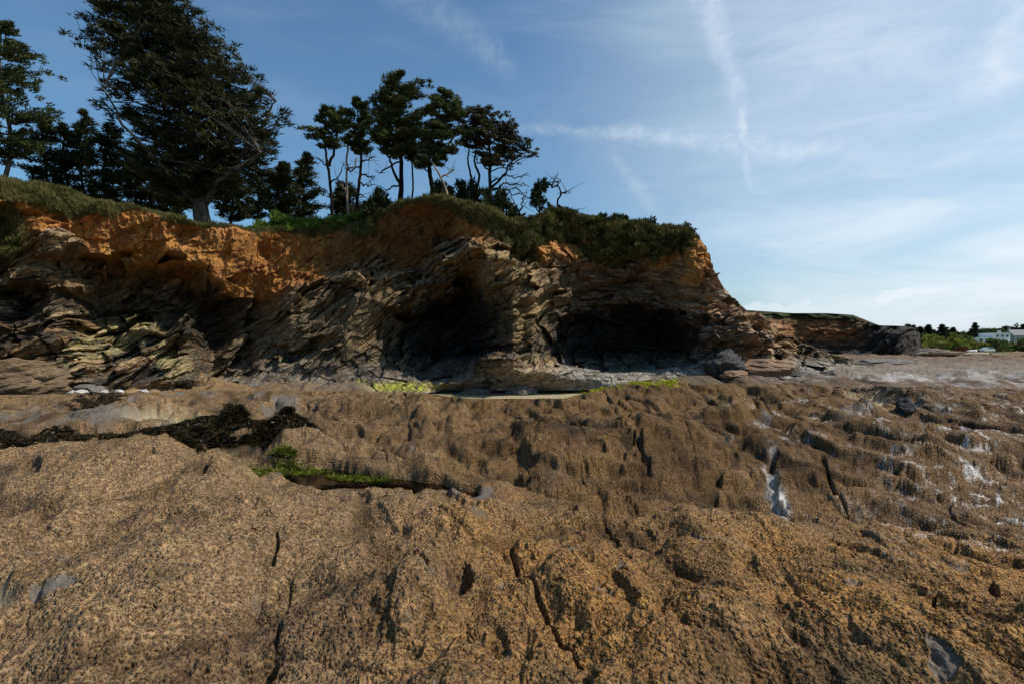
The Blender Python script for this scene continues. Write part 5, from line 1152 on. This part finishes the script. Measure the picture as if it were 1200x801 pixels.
for i, (px, top, w, lab) in enumerate([(1056, 383, 5.5, 'dark conifer showing over the headland, leftmost'), (1064, 380, 5, 'dark conifer second over the headland'), (1071, 381, 5, 'dark conifer third over the headland'), (1079, 383, 5.5, 'dark conifer right above the headland tip'), (1088, 380.5, 5.5, 'dark conifer first right of the headland tip'),
                                      (1094, 386, 6, 'shorter dark conifer in the gap of the group'), (1104, 380.5, 5, 'tall pointed dark conifer with sky on both sides'), (1109, 383.5, 4.5, 'dark conifer with blunt top in the right half of the group'), (1117, 384, 5.5, 'last dark conifer at the right end of the group'), (1122, 389, 5, 'low dark conifer stepping down to the bushes')]):
    conifer(lab, GC, px, top, 232+(i % 3)*5, w, 700+i)
conifer('solitary tall spired tree with tiered top left of the white house', None, 1143, 378.5, 262, 8, 720, True)
for i, (px, top, w, lab) in enumerate([(1130, 390, 9, 'rounded tree left of the tall spired tree'), (1151, 387, 9, 'rounded tree just right of the tall spired tree'), (1160, 386, 9, 'rounded tree behind the left end of the white house'), (1169, 386.5, 9, 'rounded tree behind the middle of the white house'), (1178, 385, 10, 'darker tree right behind the house chimney'),
                                      (1186, 385, 9, 'dark tree between the two houses'), (1197, 381, 9, 'tall dark tree cut by the right edge'), (1206, 383, 9, 'dark tree beside the grey house')]):
    D = 315; x = (px-600)/FP*D; gz = hz(x, D); far_h = H+(HY-top)/FP*D-gz
    shrub('round_tree', lab, 'rounded trees on the skyline behind the houses', px, 400, D, w*1.15, far_h, 120, M_FG if i < 4 else M_FD, 740+i, leaf=1.1, wid=.25, ts=1.2, gz=gz, cat='tree')
# houses
def flat(name, col, rough=.8):
    def f(q, b, o):
        ge = q.n('ShaderNodeNewGeometry'); n = q.noise(ge.outputs['Position'], .8, 4, .6); c = q.n('ShaderNodeMix', data_type='RGBA', blend_type='MULTIPLY'); c.inputs[0].default_value = .25
        c.inputs[6].default_value = col+(1,); rr = q.ramp(n, .3, .7, .6, 1.1); cc = q.n('ShaderNodeCombineColor'); [q.put(cc.inputs[i], rr) for i in range(3)]; q.put(c.inputs[7], cc.outputs[0]); q.put(b.inputs['Base Color'], c.outputs[2]); b.inputs['Roughness'].default_value = rough
    return pmat(name, f)
M_WHITE = flat('white_render', (.72, .72, .72)); M_ROOF = flat('grey_roof', (.16, .16, .18)); M_GLASS = flat('dark_window', (.03, .035, .05), .1); M_STONE = flat('grey_stone', (.34, .32, .30)); M_FRAME = flat('white_frame', (.78, .78, .78))
def box(mb, x0, x1, y0, y1, z0, z1):
    V = [(x, y, z) for z in (z0, z1) for y in (y0, y1) for x in (x0, x1)]; mb.add(V, [(0, 2, 3, 1), (4, 5, 7, 6), (0, 1, 5, 4), (2, 6, 7, 3), (0, 4, 6, 2), (1, 3, 7, 5)])
def window(root, x, y, z, w, h):
    f = MB(); box(f, x-w/2-.08, x-w/2, y-.09, y, z-h/2-.08, z+h/2+.08); box(f, x+w/2, x+w/2+.08, y-.09, y, z-h/2-.08, z+h/2+.08); box(f, x-w/2, x+w/2, y-.09, y, z+h/2, z+h/2+.08); box(f, x-w/2, x+w/2, y-.12, y, z-h/2-.08, z-h/2)
    fo = f.build('window', M_FRAME, root, smooth=False); p = MB(); box(p, x-w/2, x+w/2, y-.04, y-.012, z-h/2, z+h/2); p.build('pane', M_GLASS, fo, smooth=False)
def houses():
    D = 250; k = D/FP; X0 = (1145-600)*k; gz = H+(HY-404.5)/FP*D; root = empty('white_house', (X0+7, D, gz)); tag(root, 'white flat roofed house of two stepped blocks among the far shrubs', 'house')
    w = MB(); box(w, -7, 1.0, 0, 8, -.8, 3.2); box(w, 1.0, 8.2, .6, 9, -.8, 5.2); w.build('wall', M_WHITE, root, smooth=False)
    r_ = MB(); box(r_, -7.2, 1.0, -.2, 8.2, 3.2, 3.42); box(r_, .8, 8.4, .4, 9.2, 5.2, 5.42); rf = r_.build('roof', M_FRAME, root, smooth=False)
    c = MB(); box(c, 5.2, 6.2, 3, 4, 5.42, 6.6); c.build('chimney', M_STONE, rf, smooth=False)
    for x, z, a, b in ((-5.2, 2.2, 1.6, 1.3), (-2.6, 2.2, 1.3, 1.3), (-.4, 2.2, 1.0, 1.3)): window(root, x, 0, z, a, b)
    for x, z, a, b in ((2.6, 4.1, 1.1, .9), (4.8, 4.1, 1.1, .9), (6.9, 4.1, 1.1, .9), (3.0, 1.7, 1.4, 1.4), (6.2, 1.7, 1.8, 1.4)): window(root, x, .6, z, a, b)
    D = 285; k = D/FP; X0 = (1198-600)*k; gz = hz(X0, D)-.4; root = empty('grey_house', (X0, D, gz)); tag(root, 'grey stone house with dark slate roof cut by the right edge', 'house')
    w = MB(); box(w, -4, 5, 0, 7, -.8, 4.0); w.add([(-4, 0, 4), (-4, 7, 4), (-4, 3.5, 6.6), (5, 0, 4), (5, 7, 4), (5, 3.5, 6.6)], T=[(0, 1, 2), (3, 5, 4)]); w.build('wall', M_STONE, root, smooth=False)
    r_ = MB(); r_.add([(-4.3, -.3, 3.85), (5.3, -.3, 3.85), (5.3, 3.5, 6.75), (-4.3, 3.5, 6.75), (-4.3, 7.3, 3.85), (5.3, 7.3, 3.85), (-4.3, -.3, 4.05), (5.3, -.3, 4.05), (5.3, 3.5, 6.95), (-4.3, 3.5, 6.95), (-4.3, 7.3, 4.05), (5.3, 7.3, 4.05)],
                      [(6, 7, 8, 9), (9, 8, 11, 10), (0, 3, 2, 1), (3, 4, 5, 2), (0, 1, 7, 6), (4, 10, 11, 5), (0, 6, 9, 3), (3, 9, 10, 4), (1, 2, 8, 7), (2, 5, 11, 8)]); rf = r_.build('roof', M_ROOF, root, smooth=False)
    c = MB(); box(c, -3.9, -3.1, 3.1, 3.9, 6.6, 7.9); c.build('chimney', M_STONE, rf, smooth=False)
    for x in (-2.2, .6, 3.2): window(root, x, 0, 2.2, 1.1, 1.4)
houses()
# car and dinghy behind the beach
M_PAINT = flat('pale_blue_paint', (.42, .50, .52), .3); M_TYRE = flat('black_rubber', (.02, .02, .02)); M_RIM = flat('grey_metal', (.4, .4, .4), .4); M_HULL = flat('white_hull', (.75, .76, .78), .4)
def car():
    D = 166; x = (1157-600)/FP*D; gz = hz(x, D); root = empty('parked_car', (x, D, gz)); root.rotation_euler = (0, 0, .15); tag(root, 'pale blue grey car parked behind the far beach below the shrubs', 'car')
    prof = [(-1.9, .35), (-1.95, .75), (-1.7, .95), (-1.05, 1.02), (-.55, 1.42), (.75, 1.46), (1.35, 1.05), (1.85, .95), (1.95, .6), (1.9, .35)]
    def slab(pf, y0, y1, name, mat, par):
        n = len(pf); V = [(a, y0, b) for a, b in pf]+[(a, y1, b) for a, b in pf]; mb = MB(); i = np.arange(n); mb.add(V, np.stack([i, np.roll(i, -1), np.roll(i, -1)+n, i+n], 1)); c0 = MB()
        mb.add([(np.mean([p[0] for p in pf]), y0, .7)]+[(a, y0, b) for a, b in pf], T=np.stack([np.zeros(n, int), np.roll(i, -1)+1, i+1], 1)); mb.add([(np.mean([p[0] for p in pf]), y1, .7)]+[(a, y1, b) for a, b in pf], T=np.stack([np.zeros(n, int), i+1, np.roll(i, -1)+1], 1))
        return mb.build(name, mat, par, smooth=False)
    slab(prof, -.82, .82, 'body', M_PAINT, root)
    for s in (-1, 1):
        g1 = MB(); g1.add([(-.92, s*.826, 1.03), (-.52, s*.826, 1.36), (.68, s*.826, 1.38), (1.12, s*.826, 1.05)], [(0, 1, 2, 3)]); g1.build('window', M_GLASS, root, smooth=False)
        for xx in (-1.2, 1.2):
            t = MB(); t.tube(np.array([[xx, s*.70, .33], [xx, s*.86, .33]]), [.33, .33], 16); wv = t.build('wheel', M_TYRE, root); q = MB(); a = np.linspace(0, 2*np.pi, 14, endpoint=False)
            q.add(np.concatenate([[[xx, s*.865, .33]], np.stack([xx+.2*np.cos(a), 0*a+s*.865, .33+.2*np.sin(a)], 1)]), T=[(0, j+1, (j+1) % 14+1) for j in range(14)]); q.build('rim', M_RIM, wv, smooth=False)
car()
def dinghy():
    D = 164; x = (1138-600)/FP*D; gz = hz(x, D)+.05; t = np.linspace(0, 1, 14); mb = MB(); R = []
    for u in t:
        w = .78*math.sin(min(u*1.9+.25, math.pi/2+.0)*1.0) if u < .8 else .78*(1-((u-.8)/.2)**2*.95); sh = .55+.2*u**2
        R.append([(-1.6+3.3*u, w*c, z) for c, z in ((-1, sh), (-.85, .25), (-.4, .04), (0, 0), (.4, .04), (.85, .25), (1, sh), (.9, sh-.02), (.7, .30), (0, .12), (-.7, .30), (-.9, sh-.02))])
    R = np.array(R); n = R.shape[1]; i = np.arange(14*n).reshape(14, n); j = np.roll(i, -1, 1); mb.add(R.reshape(-1, 3), np.stack([i[:-1], j[:-1], j[1:], i[1:]], -1).reshape(-1, 4))
    root = empty('dinghy', (x, D, gz)); tag(root, 'small white dinghy drawn up at the edge of the far beach', 'boat'); mb.build('hull', M_HULL, root)
    for xx in (-.6, .4): b = MB(); box(b, xx-.12, xx+.12, -.66, .66, .38, .42); b.build('seat', M_STONE, root, smooth=False)
dinghy()
M_RED = leafmat('rusty_shrub_leaves', (.09, .035, .02), (.20, .09, .05), .8)
far_bush('low reddish brown shrub at the edge of the far beach', None, 1127, 413, 165, 3.6, 1.6, M_RED, 790)
